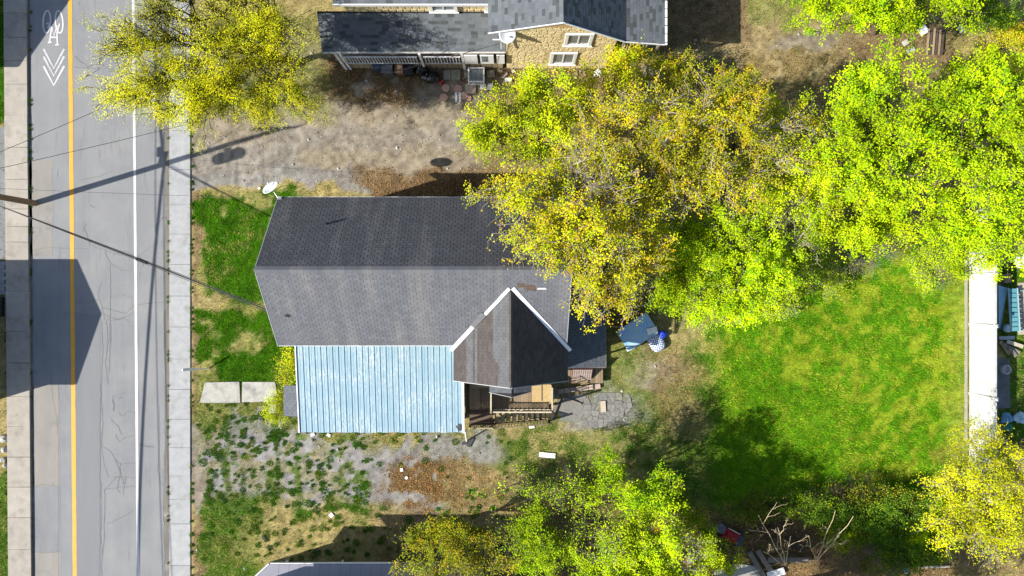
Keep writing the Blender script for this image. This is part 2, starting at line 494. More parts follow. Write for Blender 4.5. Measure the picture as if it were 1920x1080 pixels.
fx = np.arange(-36, 36.01, .1); fy = np.arange(-22.0, 22.01, .1)
outer = np.array([37, 40, 46, 60, 90, 160, 320, 700, 1600.])
gxs = np.concatenate([-outer[::-1], fx, outer]); gys = np.concatenate([-outer[::-1], fy, outer])
GX, GY = np.meshgrid(gxs, gys, indexing='ij')
px_, py_ = GX.ravel(), GY.ravel()
S, n1, n2, n3 = cover(px_, py_)
GC = np.array([(.045, .125, .004), (.33, .265, .115), (.215, .212, .212), (.240, .185, .100), (.135, .080, .038)])
GC2 = np.array([(.022, .075, .003), (.25, .215, .075), (.165, .163, .163), (.185, .14, .075), (.070, .044, .024)])
k = np.clip((n2 - .2) / .6, 0, 1)[:, None]
n4 = fbm(px_, py_, .22, 3, 8)[:, None]
gcol = (S @ GC) * (1 - k) + (S @ GC2) * k
bk_ = (sst(10.0, 12.5, px_) * (1 - sst(25.0, 27.0, px_)) * sst(-14, -11, py_) * (1 - sst(2, 5, py_)))[:, None]
gcol = gcol * (1 - bk_) + bk_ * (S[:, :1] * np.array([(.036, .15, .003)]) + S[:, 1:2] * np.array([(.20, .25, .015)]) + S[:, 2:] @ GC[2:])
gcol *= .45 + 1.1 * n4
gcol *= (.85 + .3 * n3)[:, None]
far = (np.abs(px_) > 36.05) | (np.abs(py_) > 22.05)
edge_ = np.maximum(sst(33, 36, np.abs(px_)), sst(19.5, 22, np.abs(py_)))[:, None]
gcol = gcol * (1 - edge_) + np.array([(.15, .165, .045)]) * edge_
hump = (fbm(px_, py_, 2.2, 3, 9) - .5) * .05 + (S[:, 0] + S[:, 1]) * (fbm(px_, py_, .35, 3, 10) - .5) * .035
roadside = np.where((px_ < -17.9) | (np.abs(px_) > 35) | (np.abs(py_) > 21), 0, 1)
GZ = -.02 + hump * roadside
nx, ny = len(gxs), len(gys)
idx = np.arange(nx * ny).reshape(nx, ny)
GF = np.stack([idx[:-1, :-1], idx[1:, :-1], idx[1:, 1:], idx[:-1, 1:]], -1).reshape(-1, 4)
mg = bpy.data.materials.new('ground_cover'); MATS['ground_cover'] = mg
nt, bs = nodes_of(mg)
ac = N(nt, 'ShaderNodeAttribute', attribute_name='col')
geo = N(nt, 'ShaderNodeNewGeometry')
f1 = maprange(nt, noise(nt, geo.outputs['Position'], 26, 4, .7), .28, .72, .62, 1.38)
f2 = maprange(nt, noise(nt, geo.outputs['Position'], 95, 2, .7), .3, .7, .72, 1.28)
ff = mth(nt, 'MULTIPLY', f1, f2)
cc = N(nt, 'ShaderNodeCombineColor')
for i in range(3): nt.links.new(ff, cc.inputs[i])
nt.links.new(mixc(nt, 1.0, ac.outputs['Color'], cc.outputs[0], 'MULTIPLY'), bs.inputs['Base Color'])
bs.inputs['Roughness'].default_value = .95
bs.inputs['Specular IOR Level'].default_value = .05
bp = N(nt, 'ShaderNodeBump'); bp.inputs['Strength'].default_value = .6; bp.inputs['Distance'].default_value = .03
nt.links.new(noise(nt, geo.outputs['Position'], 30, 4, .7), bp.inputs['Height']); nt.links.new(bp.outputs[0], bs.inputs['Normal'])
ground = npmesh('ground', np.stack([px_, py_, GZ], 1), GF, mg, col=gcol.astype(np.float32), smooth=True)
ground['kind'] = 'structure'

# ------------------------------------------------------------------ grass blades, weeds, dry leaves, pebbles
def blades(n, xs, ys, ln, wd, col, rg, flat=.75):
    az = rg.uniform(0, 2 * np.pi, n); out = ln * flat * rg.uniform(.5, 1.2, n); up = ln * rg.uniform(.35, 1.0, n)
    px2 = -np.sin(az) * wd / 2; py2 = np.cos(az) * wd / 2
    V = np.zeros((n, 3, 3), np.float32)
    V[:, 0] = np.stack([xs + px2, ys + py2, np.full(n, -.02)], 1)
    V[:, 1] = np.stack([xs - px2, ys - py2, np.full(n, -.02)], 1)
    V[:, 2] = np.stack([xs + np.cos(az) * out, ys + np.sin(az) * out, up], 1)
    C = np.repeat(col[:, None, :], 3, 1); C[:, :2] *= .8
    return V.reshape(-1, 3), np.arange(3 * n).reshape(-1, 3), C.reshape(-1, 3)
M_leaf = leaf_mat('leaf', .27)
M_blade = leaf_mat('grass_blade', .30)
rg = np.random.default_rng(21)
nc = 3400000
xs = rg.uniform(-34, 34, nc); ys = rg.uniform(-20.5, 20.5, nc)
# look the cover up on the fine grid
ix = np.clip(np.searchsorted(gxs, xs), 0, nx - 1); iy = np.clip(np.searchsorted(gys, ys), 0, ny - 1)
sid = idx[ix, iy]
g_, d_ = S[sid, 0], S[sid, 1]
paved = ((xs > -28.45) & (xs < -17.95))
house = ((xs > -11) & (xs < 2.4) & (ys > -7.3) & (ys < 4.0)) | ((xs > -9.9) & (xs < 5.2) & (ys > 12.4))
prob = np.clip(g_ * .62 + d_ * .24, 0, 1) * np.where(n1[sid] > .62, .55, 1)
kp = (rg.random(nc) < prob) & ~paved & ~house
xs, ys, sid = xs[kp], ys[kp], sid[kp]; g_, d_ = g_[kp], d_[kp]
n = len(xs)
back = sst(10.5, 12.5, xs) * (1 - sst(25.0, 27.0, xs)) * sst(-14, -11, ys) * (1 - sst(1, 4, ys))
lush = np.array([(.075, .27, .003), (.035, .15, .003), (.17, .34, .005)])
lime = np.array([(.12, .40, .003), (.04, .21, .003), (.34, .50, .006)])
dry0 = np.array([(.50, .41, .18), (.42, .37, .10), (.30, .31, .04)]); dry1 = np.array([(.44, .45, .05), (.36, .42, .03), (.25, .34, .012)])
pk = rg.integers(0, 3, n)
cg = lush[pk] * (1 - back[:, None]) + lime[pk] * back[:, None]
mott = fbm(xs, ys, .8, 4, 31)
isdry = rg.random(n) < np.clip(d_ / (d_ + g_ + 1e-6) * .85 + (mott - .5) * 1.6 + (fbm(xs, ys, .35, 3, 33) - .5) * 1.2, .02, .95)
cols = np.where(isdry[:, None], dry0[pk] * (1 - back[:, None]) + dry1[pk] * back[:, None], cg)
mot2 = fbm(xs, ys, .28, 3, 37)
cols = cols * (.12 + .75 * mott + 1.1 * mot2)[:, None] * rg.uniform(.8, 1.2, n)[:, None]
ln = rg.uniform(.05, .125, n) * (.75 + .6 * mott); wd = rg.uniform(.016, .032, n)
Vb, Fb, Cb = blades(n, xs, ys, ln, wd, cols, rg)
o = npmesh('grass', Vb, Fb, M_blade, col=Cb.astype(np.float32)); o['kind'] = 'stuff'
o['label'] = 'green and straw coloured grass growing over the lawns and yard'

# weeds: rosettes rooted in the gravel of the south drive and the verge
wc = []
while len(wc) < 500:
    a, b = random.uniform(372, 960), random.uniform(752, 1050)
    q = (380 < a < 900 and 800 < b < 960)
    if q and 690 < a < 870 and 830 < b < 960 and random.random() < .8: continue
    if random.random() < (.8 if q and a < 700 else .35): wc.append((gx(a), gy(b), random.uniform(.05, .26) * random.uniform(.6, 1)))
wx, wy, wl, wcol = [], [], [], []
for i in range(190):
    b = random.uniform(-30, 1110)
    wc.append((gx(random.choice((358.5, 359.5, 316.8, 58, 13))) + random.uniform(-.03, .03) - .0083 * gy(b) * 0, gy(b), random.uniform(.03, .09)))
for a, b, r_ in wc:
    m = int(30 + 420 * r_)
    t = rg.uniform(0, 2 * np.pi, m); q = r_ * np.sqrt(rg.random(m))
    wx.append(a + np.cos(t) * q); wy.append(b + np.sin(t) * q); wl.append(rg.uniform(.05, .13, m))
    c = np.array(random.choice([(.07, .20, .012), (.10, .22, .015), (.05, .14, .02), (.15, .23, .02)]))
    wcol.append(c[None] * rg.uniform(.65, 1.3, (m, 1)))
wx, wy, wl, wcol = map(np.concatenate, (wx, wy, wl, wcol))
Vb, Fb, Cb = blades(len(wx), wx, wy, wl, rg.uniform(.02, .045, len(wx)), wcol, rg, .9)
o = npmesh('weeds', Vb, Fb, M_blade, col=Cb.astype(np.float32)); o['kind'] = 'stuff'
o['label'] = 'tufts of green weeds coming up through the gravel drive'

nc = 620000
xs = rg.uniform(-30, 30, nc); ys = rg.uniform(-17.4, 17.4, nc)
ix = np.clip(np.searchsorted(gxs, xs), 0, nx - 1); iy = np.clip(np.searchsorted(gys, ys), 0, ny - 1); sid = idx[ix, iy]
paved = ((xs > -28.45) & (xs < -17.95)) | ((xs > -11) & (xs < 2.4) & (ys > -7.3) & (ys < 4.0)) | ((xs > -9.9) & (xs < 5.2) & (ys > 12.4))
kp = (rg.random(nc) < S[sid, 4] * .75 + S[sid, 3] * .03) & ~paved
xs, ys = xs[kp], ys[kp]; n = len(xs)
sz = rg.uniform(.018, .048, n); az = rg.uniform(0, 6.283, n)
V = np.zeros((n, 4, 3), np.float32)
for q, (a, b, zz) in enumerate(((-1, 0, .0), (0, -.6, .3), (1, 0, .1), (0, .6, .25))):
    V[:, q, 0] = xs + sz * (a * np.cos(az) - b * np.sin(az)); V[:, q, 1] = ys + sz * (a * np.sin(az) + b * np.cos(az))
    V[:, q, 2] = .012 + sz * zz * rg.uniform(.2, 1.8, n)
lc = np.array([(.20, .11, .042), (.12, .068, .034), (.32, .19, .075), (.42, .29, .14), (.07, .042, .024)])[rg.choice(5, n, p=[.3, .28, .2, .1, .12])] * rg.uniform(.75, 1.2, (n, 1))
orange = ((xs > -6.5) & (xs < .5) & (ys < -9) & (ys > -13))
lc = lc * 1.25
lc = np.where(orange[:, None], lc * np.array([1.45, 1.15, .85]), lc)
o = npmesh('dry_leaves', V.reshape(-1, 3), np.arange(4 * n).reshape(-1, 4), M_blade, col=np.repeat(lc, 4, 0).astype(np.float32)); o['kind'] = 'stuff'
o['label'] = 'brown fallen leaves lying on the bare earth and drive'

nc = 36000
xs = rg.uniform(-20, 30, nc); ys = rg.uniform(-17, 17, nc)
ix = np.clip(np.searchsorted(gxs, xs), 0, nx - 1); iy = np.clip(np.searchsorted(gys, ys), 0, ny - 1); sid = idx[ix, iy]
kp = (rg.random(nc) < S[sid, 2] * .42 + S[sid, 3] * .05) & ~((xs > -11) & (xs < 2.4) & (ys > -7.3) & (ys < 4.0)) & (xs > -17.9)
xs, ys = xs[kp], ys[kp]; n = len(xs)
sz = np.where(rg.random(n) < .05, rg.uniform(.05, .10, n), rg.uniform(.014, .04, n)); az = rg.uniform(0, 6.283, n)
base = np.array([(-1, -.7, 0), (1, -.8, 0), (.9, .7, 0), (-.8, .8, 0), (-.2, -.1, .8), (.4, .2, .7)], np.float32)
V = base[None] * sz[:, None, None]
c_, s_ = np.cos(az)[:, None], np.sin(az)[:, None]
V = np.stack([V[..., 0] * c_ - V[..., 1] * s_ + xs[:, None], V[..., 0] * s_ + V[..., 1] * c_ + ys[:, None], V[..., 2] - .015], -1)
Fp = np.array([(0, 1, 4), (1, 5, 4), (1, 2, 5), (2, 3, 5), (3, 4, 5), (3, 0, 4)], np.int32)
pc = np.array([(.31, .305, .295), (.22, .215, .21), (.40, .375, .33), (.16, .155, .15), (.30, .25, .18)])[rg.integers(0, 5, n)] * rg.uniform(.8, 1.15, (n, 1))
M_peb = bpy.data.materials.new('pebble'); ntp, bsp = nodes_of(M_peb)
a_ = N(ntp, 'ShaderNodeAttribute', attribute_name='col'); ntp.links.new(a_.outputs['Color'], bsp.inputs['Base Color']); bsp.inputs['Roughness'].default_value = .9
o = npmesh('gravel', V.reshape(-1, 3), (Fp[None] + (np.arange(n) * 6)[:, None, None]).reshape(-1, 3), M_peb, col=np.repeat(pc, 6, 0).astype(np.float32)); o['kind'] = 'stuff'
o['label'] = 'loose grey gravel and small pale stones on the drives'

# ------------------------------------------------------------------ road, walks, markings
def rx(px, y, k=9.0):
    """x of a line that stands at photo column px half way down and drifts k columns over the frame"""
    return gx(px) - k * .03 * y / 32.4
YN, YS = 60.0, -60.0
def strip(name, pl, pr, z, mat, parent=None, kl=9.0, kr=9.0, y0=YS, y1=YN, step=None, wob=0.0):
    ysn = np.linspace(y0, y1, max(2, int((y1 - y0) / (step or 10)) + 1))
    V, F = [], []
    for i, y in enumerate(ysn):
        V += [(rx(pl, y, kl) + random.uniform(-wob, wob), y, z), (rx(pr, y, kr) + random.uniform(-wob, wob), y, z)]
        if i: F.append((2 * i - 2, 2 * i - 1, 2 * i + 1, 2 * i))
    return npmesh(name, V, np.array(F), mat, parent)

m = bpy.data.materials.new('asphalt'); M_asphalt = m; MATS['asphalt'] = m
nt, bs = nodes_of(m)
geo = N(nt, 'ShaderNodeNewGeometry'); pos = geo.outputs['Position']
col = mixc(nt, maprange(nt, noise(nt, scaled(nt, pos, (1.3, .06, 1)), 1.0, 5, .6), .32, .68), (.158, .163, .172), (.190, .194, .199))
col = mixc(nt, maprange(nt, noise(nt, pos, .55, 5, .6), .42, .75), col, (.212, .213, .213))
col = mixc(nt, maprange(nt, noise(nt, scaled(nt, pos, (3.0, .35, 1)), 1.2, 4, .6), .58, .78), col, (.14, .14, .143))
spk = maprange(nt, noise(nt, pos, 120, 2, .6), .28, .72, .74, 1.26)
spk = mth(nt, 'MULTIPLY', spk, maprange(nt, noise(nt, pos, 42, 3, .65), .3, .7, .88, 1.12))
# hairline crazing where the surface is old
vor = N(nt, 'ShaderNodeTexVoronoi', feature='DISTANCE_TO_EDGE'); vor.inputs['Scale'].default_value = .75
nw = N(nt, 'ShaderNodeMixRGB'); nw.inputs[0].default_value = .3
ncol = N(nt, 'ShaderNodeTexNoise'); ncol.inputs['Scale'].default_value = 1.6; ncol.inputs['Detail'].default_value = 5; nt.links.new(pos, ncol.inputs['Vector'])
nt.links.new(pos, nw.inputs[1]); nt.links.new(ncol.outputs['Color'], nw.inputs[2]); nt.links.new(nw.outputs[0], vor.inputs['Vector'])
cr = maprange(nt, vor.outputs['Distance'], .006, .018, .55, 1.0)
zone = maprange(nt, noise(nt, pos, .35, 3), .64, .70)
cr = mth(nt, 'MAXIMUM', cr, mth(nt, 'SUBTRACT', 1.0, zone))
spk = mth(nt, 'MULTIPLY', spk, cr)
cc = N(nt, 'ShaderNodeCombineColor')
for i in range(3): nt.links.new(spk, cc.inputs[i])
nt.links.new(mixc(nt, 1.0, col, cc.outputs[0], 'MULTIPLY'), bs.inputs['Base Color'])
bs.inputs['Roughness'].default_value = .9
bp = N(nt, 'ShaderNodeBump'); bp.inputs['Strength'].default_value = .35; bp.inputs['Distance'].default_value = .01
nt.links.new(noise(nt, pos, 130, 2), bp.inputs['Height']); nt.links.new(bp.outputs[0], bs.inputs['Normal'])

road = strip('road', 56, 319, 0.0, M_asphalt, None, 9, 1, step=5)
road['kind'] = 'structure'
M_lane = pmat('asphalt_smooth', (.178, .182, .192), (.158, .162, .172), 1.2, .9, 0, .3, 120, stretch=(1, .12, 1), fine=.16, finescale=110)
M_patch_t = pmat('asphalt_tan', (.245, .228, .205), (.20, .19, .175), 1.4, .9, 0, .3, 120, stretch=(1, .3, 1), fine=.16, finescale=110, c3=(.16, .16, .165), c3scale=.7, c3lo=.55, c3hi=.7)
M_patch_g = pmat('asphalt_grey', (.205, .21, .215), (.15, .155, .165), 1.0, .9, 0, .3, 120, stretch=(1.5, .4, 1), fine=.16, finescale=110)
M_gut = pmat('gutter_grit', (.17, .155, .135), (.12, .11, .095), 3, .95, 0, .3, 60, stretch=(1, .2, 1), c3=(.24, .22, .19), fine=.25)
def road_patch(pl, pr, pt, pb, mat, z, kl=9, kr=9, wob=.03):
    return strip('asphalt_patch', pl, pr, z, mat, road, kl, kr, gy(pb), gy(pt), .4, wob)
road_patch(139, 188, 590, 2200, M_lane, .004, 9, 1, .01)
road_patch(60, 110, 722, 912, M_patch_t, .004)
road_patch(62, 110, 912, 1036, M_patch_g, .004)
road_patch(62, 110, 1036, 1400, M_patch_t, .004)
road_patch(58, 100, 300, 480, M_patch_t, .004, wob=.08)
strip('gutter', 308, 318.5, .004, M_gut, road, 1, 1, step=.8, wob=.05)
strip('gutter', 56.5, 61, .004, M_gut, road, 9, 9, step=.8, wob=.03)

def paint(name, c, worn=.5):
    m = bpy.data.materials.new(name)
    nt, bs = nodes_of(m)
    geo = N(nt, 'ShaderNodeNewGeometry'); pos = geo.outputs['Position']
    f = maprange(nt, noise(nt, pos, 16, 6, .75), worn, worn + .1)
    f2 = maprange(nt, noise(nt, pos, 1.5, 3), .35, .75, 0, .5)
    colp = mixc(nt, f2, c, tuple(q * .7 for q in c))
    nt.links.new(mixc(nt, f, colp, (.19, .19, .19)), bs.inputs['Base Color'])
    bs.inputs['Roughness'].default_value = .7
    return m
M_yel = paint('yellow_paint', (.60, .29, .015), .60)
M_lin = paint('white_road_paint', (.50, .50, .51), .57)
M_lin2 = paint('worn_white_paint', (.48, .48, .49), .50)
strip('centre_line', 132, 139.6, .008, M_yel, road, 9, 9, step=.5, wob=.008)
strip('edge_line', 252, 257, .008, M_lin, road, 9, 9, step=.5, wob=.006)

def ribbon(mb, pts, w, z):
    P = [Vector((p[0], p[1], 0)) for p in pts]
    b = len(mb.v)
    for i, p in enumerate(P):
        d = (P[min(i + 1, len(P) - 1)] - P[max(i - 1, 0)]).normalized()
        nrm = Vector((-d.y, d.x, 0)) * (w / 2)
        mb.v += [(p.x + nrm.x, p.y + nrm.y, z), (p.x - nrm.x, p.y - nrm.y, z)]
        if i: mb.f.append((b + 2 * i - 2, b + 2 * i - 1, b + 2 * i + 1, b + 2 * i))
def rpx(mb, pts, w, z): ribbon(mb, [(gx(a), gy(b)) for a, b in pts], w, z)
# bicycle symbol and the two chevrons under it
bk = MB()
for i, cx in enumerate((88, 111)):
    rpx(bk, [(cx + 7 * math.cos(t) + (1.5 if i else -1) * math.sin(t), 41 + 21 * math.sin(t)) for t in np.linspace(0, 2 * math.pi, 25)], .085, .008 + .0004 * i)
for i, q in enumerate(([(87, 45), (94, 42), (90, 53)], [(97, 50), (95, 66), (93, 79)], [(112, 44), (107, 62), (108, 84)], [(97, 50), (101.5, 67), (107.5, 48)], [(95, 70), (107.5, 70)],
                       [(90, 80), (97, 79)], [(104, 84.5), (111, 83.5)])):
    rpx(bk, q, .09, .0092 + .0004 * i)
bk.build('bicycle_symbol', M_lin, road)
for i, (yy, mt) in enumerate(((106, M_lin), (124, M_lin), (92, M_lin2))):
    q = MB(); rpx(q, [(82, yy), (101, yy + 36), (120.5, yy)], .125, .008); q.build('chevron_marking', (M_lin2, M_lin, M_lin2)[i], road)

M_crk = pmat('crack_seal', (.085, .085, .087), (.125, .125, .125), 20, .95)
CR = [[(160, 418), (158, 430), (166, 447), (168, 458)], [(166, 458), (190, 466), (220, 478), (260, 480), (285, 462), (298, 452)], [(196, 470), (207, 494), (228, 506), (247, 507)], [(207, 494), (207, 560), (208, 640)],
      [(214, 478), (232, 470), (250, 478), (264, 482), (270, 500)], [(190, 530), (184, 552), (192, 577), (196, 600)], [(207, 556), (228, 552), (250, 558)], [(192, 577), (215, 582), (236, 588), (252, 572), (290, 568), (316, 566)],
      [(140, 570), (155, 567), (170, 566), (185, 560)], [(196, 590), (222, 600), (240, 592), (252, 588)], [(200, 598), (208, 602), (230, 596), (244, 604)], [(191, 600), (193, 660), (190, 720), (193, 800), (190, 838)],
      [(200, 600), (202, 640), (198, 680), (203, 720)], [(206, 604), (207, 650), (204, 700)], [(190, 836), (208, 846), (216, 862), (226, 870), (252, 868), (264, 864)], [(190, 838), (196, 872), (203, 894), (228, 894), (258, 896)],
      [(216, 862), (225, 882), (228, 894), (234, 914), (230, 928)], [(228, 894), (216, 896), (204, 912), (196, 918), (222, 914), (254, 912)], [(208, 786), (222, 800), (228, 815)], [(216, 816), (224, 828), (232, 822), (253, 816)],
      [(222, 774), (230, 780), (240, 772), (252, 774)], [(196, 918), (197, 960), (195, 1010), (190, 1060), (192, 1085)], [(202, 982), (222, 974), (236, 966), (250, 956)], [(190, 720), (188, 780), (188, 900), (187, 1085)],
      [(212, 750), (214, 772), (212, 745), (226, 738), (236, 737)], [(97, 722), (100, 750), (106, 780), (108, 815)], [(252, 832), (290, 838), (262, 836)], [(298, 760), (300, 830), (296, 880), (302, 910)],
      [(148, 338), (170, 334), (190, 330), (210, 322)], [(138, 126), (190, 128)], [(58, 470), (90, 464), (130, 466), (170, 466)], [(115, 588), (140, 586), (165, 590), (150, 594)], [(312, 720), (309, 790), (311, 860), (306, 930), (309, 1085)],
      [(190, 905), (191, 960), (189, 1000), (192, 1040)], [(226, 870), (224, 894), (220, 918), (226, 925)], [(62, 912), (80, 909), (110, 911)], [(62, 1034), (85, 1037), (110, 1034)], [(110, 722), (110, 1085)]]
rc = random.Random(5)
for q in CR:
    pts = []
    for (a, b), (c, d) in zip(q, q[1:]):
        nseg = max(2, int(math.hypot(c - a, d - b) / 3.2))
        for t in range(nseg): pts.append((a + (c - a) * t / nseg + rc.uniform(-1.1, 1.1), b + (d - b) * t / nseg + rc.uniform(-1.1, 1.1)))
    pts.append(q[-1])
    b_ = MB(); rpx(b_, pts, rc.uniform(.010, .022), .0062 + rc.random() * .001); b_.build('crack', M_crk, road)

def walkway(name, pl, pr, joints, h, mat, curbmat, kl, kr, curb_side):
    base = strip(name, pl, pr, -.012, M_gut, None, kl, kr); base['kind'] = 'structure'
    js = [(-60, 0)] if False else joints
    ys = [YN] + [gy(j) for j in js] + [YS]
    for y1, y0 in zip(ys, ys[1:]):
        n_ = 1
        q = MB(); e = .009; dz = rc.uniform(-.008, .008)
        j0, j1 = rc.uniform(-.012, .012), rc.uniform(-.012, .012)
        v = [(rx(pl, y0, kl), y0 + e, -.01), (rx(pr, y0, kr), y0 + e + j0, -.01), (rx(pr, y1, kr), y1 - e + j1, -.01), (rx(pl, y1, kl), y1 - e, -.01)]
        t = [(a, b, h + dz) for a, b, c in v]
        q.add(v + t, [(4, 5, 6, 7), (0, 1, 5, 4), (1, 2, 6, 5), (2, 3, 7, 6), (3, 0, 4, 7)])
        q.build('slab', mat, base)
    return base
jl = [26, 72, 115, 159, 217, 277, 337, 392, 425, 454, 546, 621, 680, 743, 799, 856, 912, 969, 1029]
jr = [-40, 20, 78, 130, 190, 245, 318, 384, 439, 496, 555, 613, 673, 730, 786, 839, 892, 936, 982, 1060]
walkway('west_pavement', 14, 56.5, jl, .13, M_walk_l, None, 9, 9, 1)
walkway('east_pavement', 318, 357, jr, .035, M_walk_r, None, 0, 0, 0)
wd_ = strip('west_drive', -60, 13, .0, M_patch_g, None, 3, 9, gy(486), gy(238), .5, .02); wd_['kind'] = 'structure'
M_pav = pmat('grey_paver', (.26, .265, .28), (.2, .205, .22), 6, .9, .12, .2, fine=.15)
pb = strip('west_path', -60, 13, .0, M_gut, None, 3, 9, gy(552), gy(488)); pb['kind'] = 'structure'
pm = None
for i in range(8):
    for j in range(9):
        c = (gx(13) - .14 - i * .27 + (-.0), gy(491) - .1 - j * .205)
        if pm is None: pm = gone(MB().obox((0, 0, 0), .255, .19, .05).build('paver', M_pav))
        part_copy(pm, 'paver', pb, Matrix.Translation((c[0] - (j % 2) * .1, c[1], .01 + rc.uniform(-.006, .006))))
# ------------------------------------------------------------------ main house
def window(root, x0, x1, z0, z1, y, ax='y', sgn=-1, mat=None, sash=True):
    """window in a wall on the plane ax = y, facing sgn; frame part with glass and sash children"""
    mat = mat or M_white
    def P(mb, a0, a1, b0, b1, d0, d1):
        d0, d1 = sorted((y + sgn * d0, y + sgn * d1))
        if ax == 'y': mb.box(a0, a1, d0, d1, b0, b1)
        else: mb.box(d0, d1, a0, a1, b0, b1)
    f = MB(); w = .16
    P(f, x0, x1, z1 - w, z1, -.05, .07); P(f, x0, x1, z0, z0 + w, -.05, .07)
    P(f, x0, x0 + w, z0 + w, z1 - w, -.05, .07); P(f, x1 - w, x1, z0 + w, z1 - w, -.05, .07)
    fr = f.build('window', mat, root)
    g = MB(); P(g, x0 + w, x1 - w, z0 + w, z1 - w, -.04, .014); g.build('pane', M_glass, fr)
    if sash:
        s = MB(); xm = (x0 + x1) / 2
        P(s, xm - .03, xm + .03, z0 + w, z1 - w, .016, .045); s.build('sash', mat, fr)
    q = MB(); P(q, x0 - .05, x1 + .05, z0 - .06, z0 - .001, -.05, .11); q.build('sill', mat, fr)
    return fr

H = thing('house', 'long grey shingled house with a cross gable, beside the pale blue porch roof', 'house', (-4.3, .8, 0))
RY, RZ, HW, PT = .8, 8.4, 3.58, .84
ZE = RZ - HW * PT
XL, XR = -11.34, 2.66
cs = 1 / math.sqrt(1 + PT * PT); SL = HW / cs
# walls
w = MB().box(-11.0, 2.38, -2.45, 4.05, -.1, ZE - .12)
w.add([(-11.0, -2.45, ZE - .12), (-11.0, 4.05, ZE - .12), (-11.0, RY, RZ - .3), (2.38, -2.45, ZE - .12), (2.38, 4.05, ZE - .12), (2.38, RY, RZ - .3)],
      [(0, 1, 2), (3, 5, 4), (0, 2, 5, 3), (1, 4, 5, 2)])
w.box(-2.5, 2.36, -4.2, -2.45, -.1, ZE - .15)
w.add([(-2.5, -4.2, ZE - .15), (2.36, -4.2, ZE - .15), (-.05, -4.2, 7.3), (-2.5, -2.4, ZE - .15), (2.36, -2.4, ZE - .15), (-.05, -2.4, 7.3)],
      [(0, 1, 2), (0, 2, 5, 3), (1, 4, 5, 2)])
hwall = w.build('wall', M_siding, H)
cb = MB()
for i in range(38):
    z = .3 + i * .14
    if z > 5.1: break
    cb.box(-11.02, -11.0, -2.45, 4.05, z, z + .012); cb.box(-11.0, 2.38, 4.05, 4.07, z, z + .012); cb.box(-2.5, 2.36, -4.22, -4.2, z, z + .012)
o = cb.build('clapboard_edges', M_siding, H); o['kind'] = 'stuff'
for a in (-.9, 2.0): window(H, a, a + 1.0, 2.9, 4.5, -11.0, 'x', -1)
for a in (-9.5, -6, -2.2): window(H, a, a + 1.1, 2.4, 4.0, 4.05, 'y', 1)
window(H, -1.9, -.9, 2.2, 3.7, -4.2)
d = MB().box(1.2, 2.1, -4.26, -4.2, 1.2, 3.2).build('door', M_white, H)
MB().lathe((1.32, -4.27, 2.15), [(.03, 0), (.035, .03), (.03, .05)], 10, (0, -1, 0)).build('handle', M_metal, d)
# roof decks
r = MB()
r.slab([(XL, RY - HW, ZE), (XR, RY - HW, ZE), (XR, RY, RZ), (XL, RY, RZ)], .14)
r.slab([(XL, RY, RZ), (XR, RY, RZ), (XR, RY + HW, ZE), (XL, RY + HW, ZE)], .14)
GYF = -4.5; WZ, WE = 7.66, 5.2; WX, WL, WR = -.05, -2.84, 2.72
YI = RY - (RZ - WZ) / PT
hroof = r.build('roof', M_deck, H)
r2 = MB()
r2.slab([(WL, GYF, WE), (WX, GYF, WZ), (WX, YI, WZ), (WL, RY - (RZ - WE) / PT, WE)], .12)
r2.slab([(WX, GYF, WZ), (WR, GYF, WE), (WR, RY - (RZ - WE) / PT, WE), (WX, YI, WZ)], .12)
r2.build('gable_roof', M_deck, H)
pool = Pool()
u = Vector((1, 0, 0))
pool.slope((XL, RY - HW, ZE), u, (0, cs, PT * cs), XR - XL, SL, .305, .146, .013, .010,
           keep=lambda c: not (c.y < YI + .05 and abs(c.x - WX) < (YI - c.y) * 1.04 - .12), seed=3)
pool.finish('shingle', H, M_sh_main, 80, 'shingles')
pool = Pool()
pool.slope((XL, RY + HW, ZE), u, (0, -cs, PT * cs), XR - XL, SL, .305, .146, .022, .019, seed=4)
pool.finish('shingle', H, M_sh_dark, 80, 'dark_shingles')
# wing slopes: courses run along y
def batch(c):
    """which shingle batch a tab of the west gable slope belongs to: patched courses of a paler batch"""
    f = (c.x - WL) / (WX - WL); yy = (c.y - GYF) / (YI - GYF); j = vnoise(np.array([c.x * 9.0 + 40]), np.array([c.y * 3.1]))[0] - .5
    return (.22 < f < .34 and yy + j * .2 < .62) or (.38 < f < .44 and j > -.3) or f > .70 + .10 * (yy < .25) + .04 * j
pale = Pool(); pool = Pool()
for sx, xe in ((-1, WL), (1, WR)):
    dx, dz = WX - xe, WZ - WE; L_ = math.hypot(dx, dz)
    for pl_, want in ((pool, False), (pale, True)):
        if sx > 0 and want: continue
        pl_.slope((xe, GYF, WE), (0, 1, 0), (dx / L_, 0, dz / L_), YI - GYF, L_, .305, .146, .012, .004,
                  keep=lambda c: c.y < YI - abs(c.x - WX) * 1.0 + .12 and (sx > 0 or bool(batch(c)) == want), seed=8 + sx)
pool.finish('shingle', H, M_sh_wing, 70, 'gable_shingles')
pale.finish('shingle', H, M_sh_pale, 40, 'pale_gable_shingles')
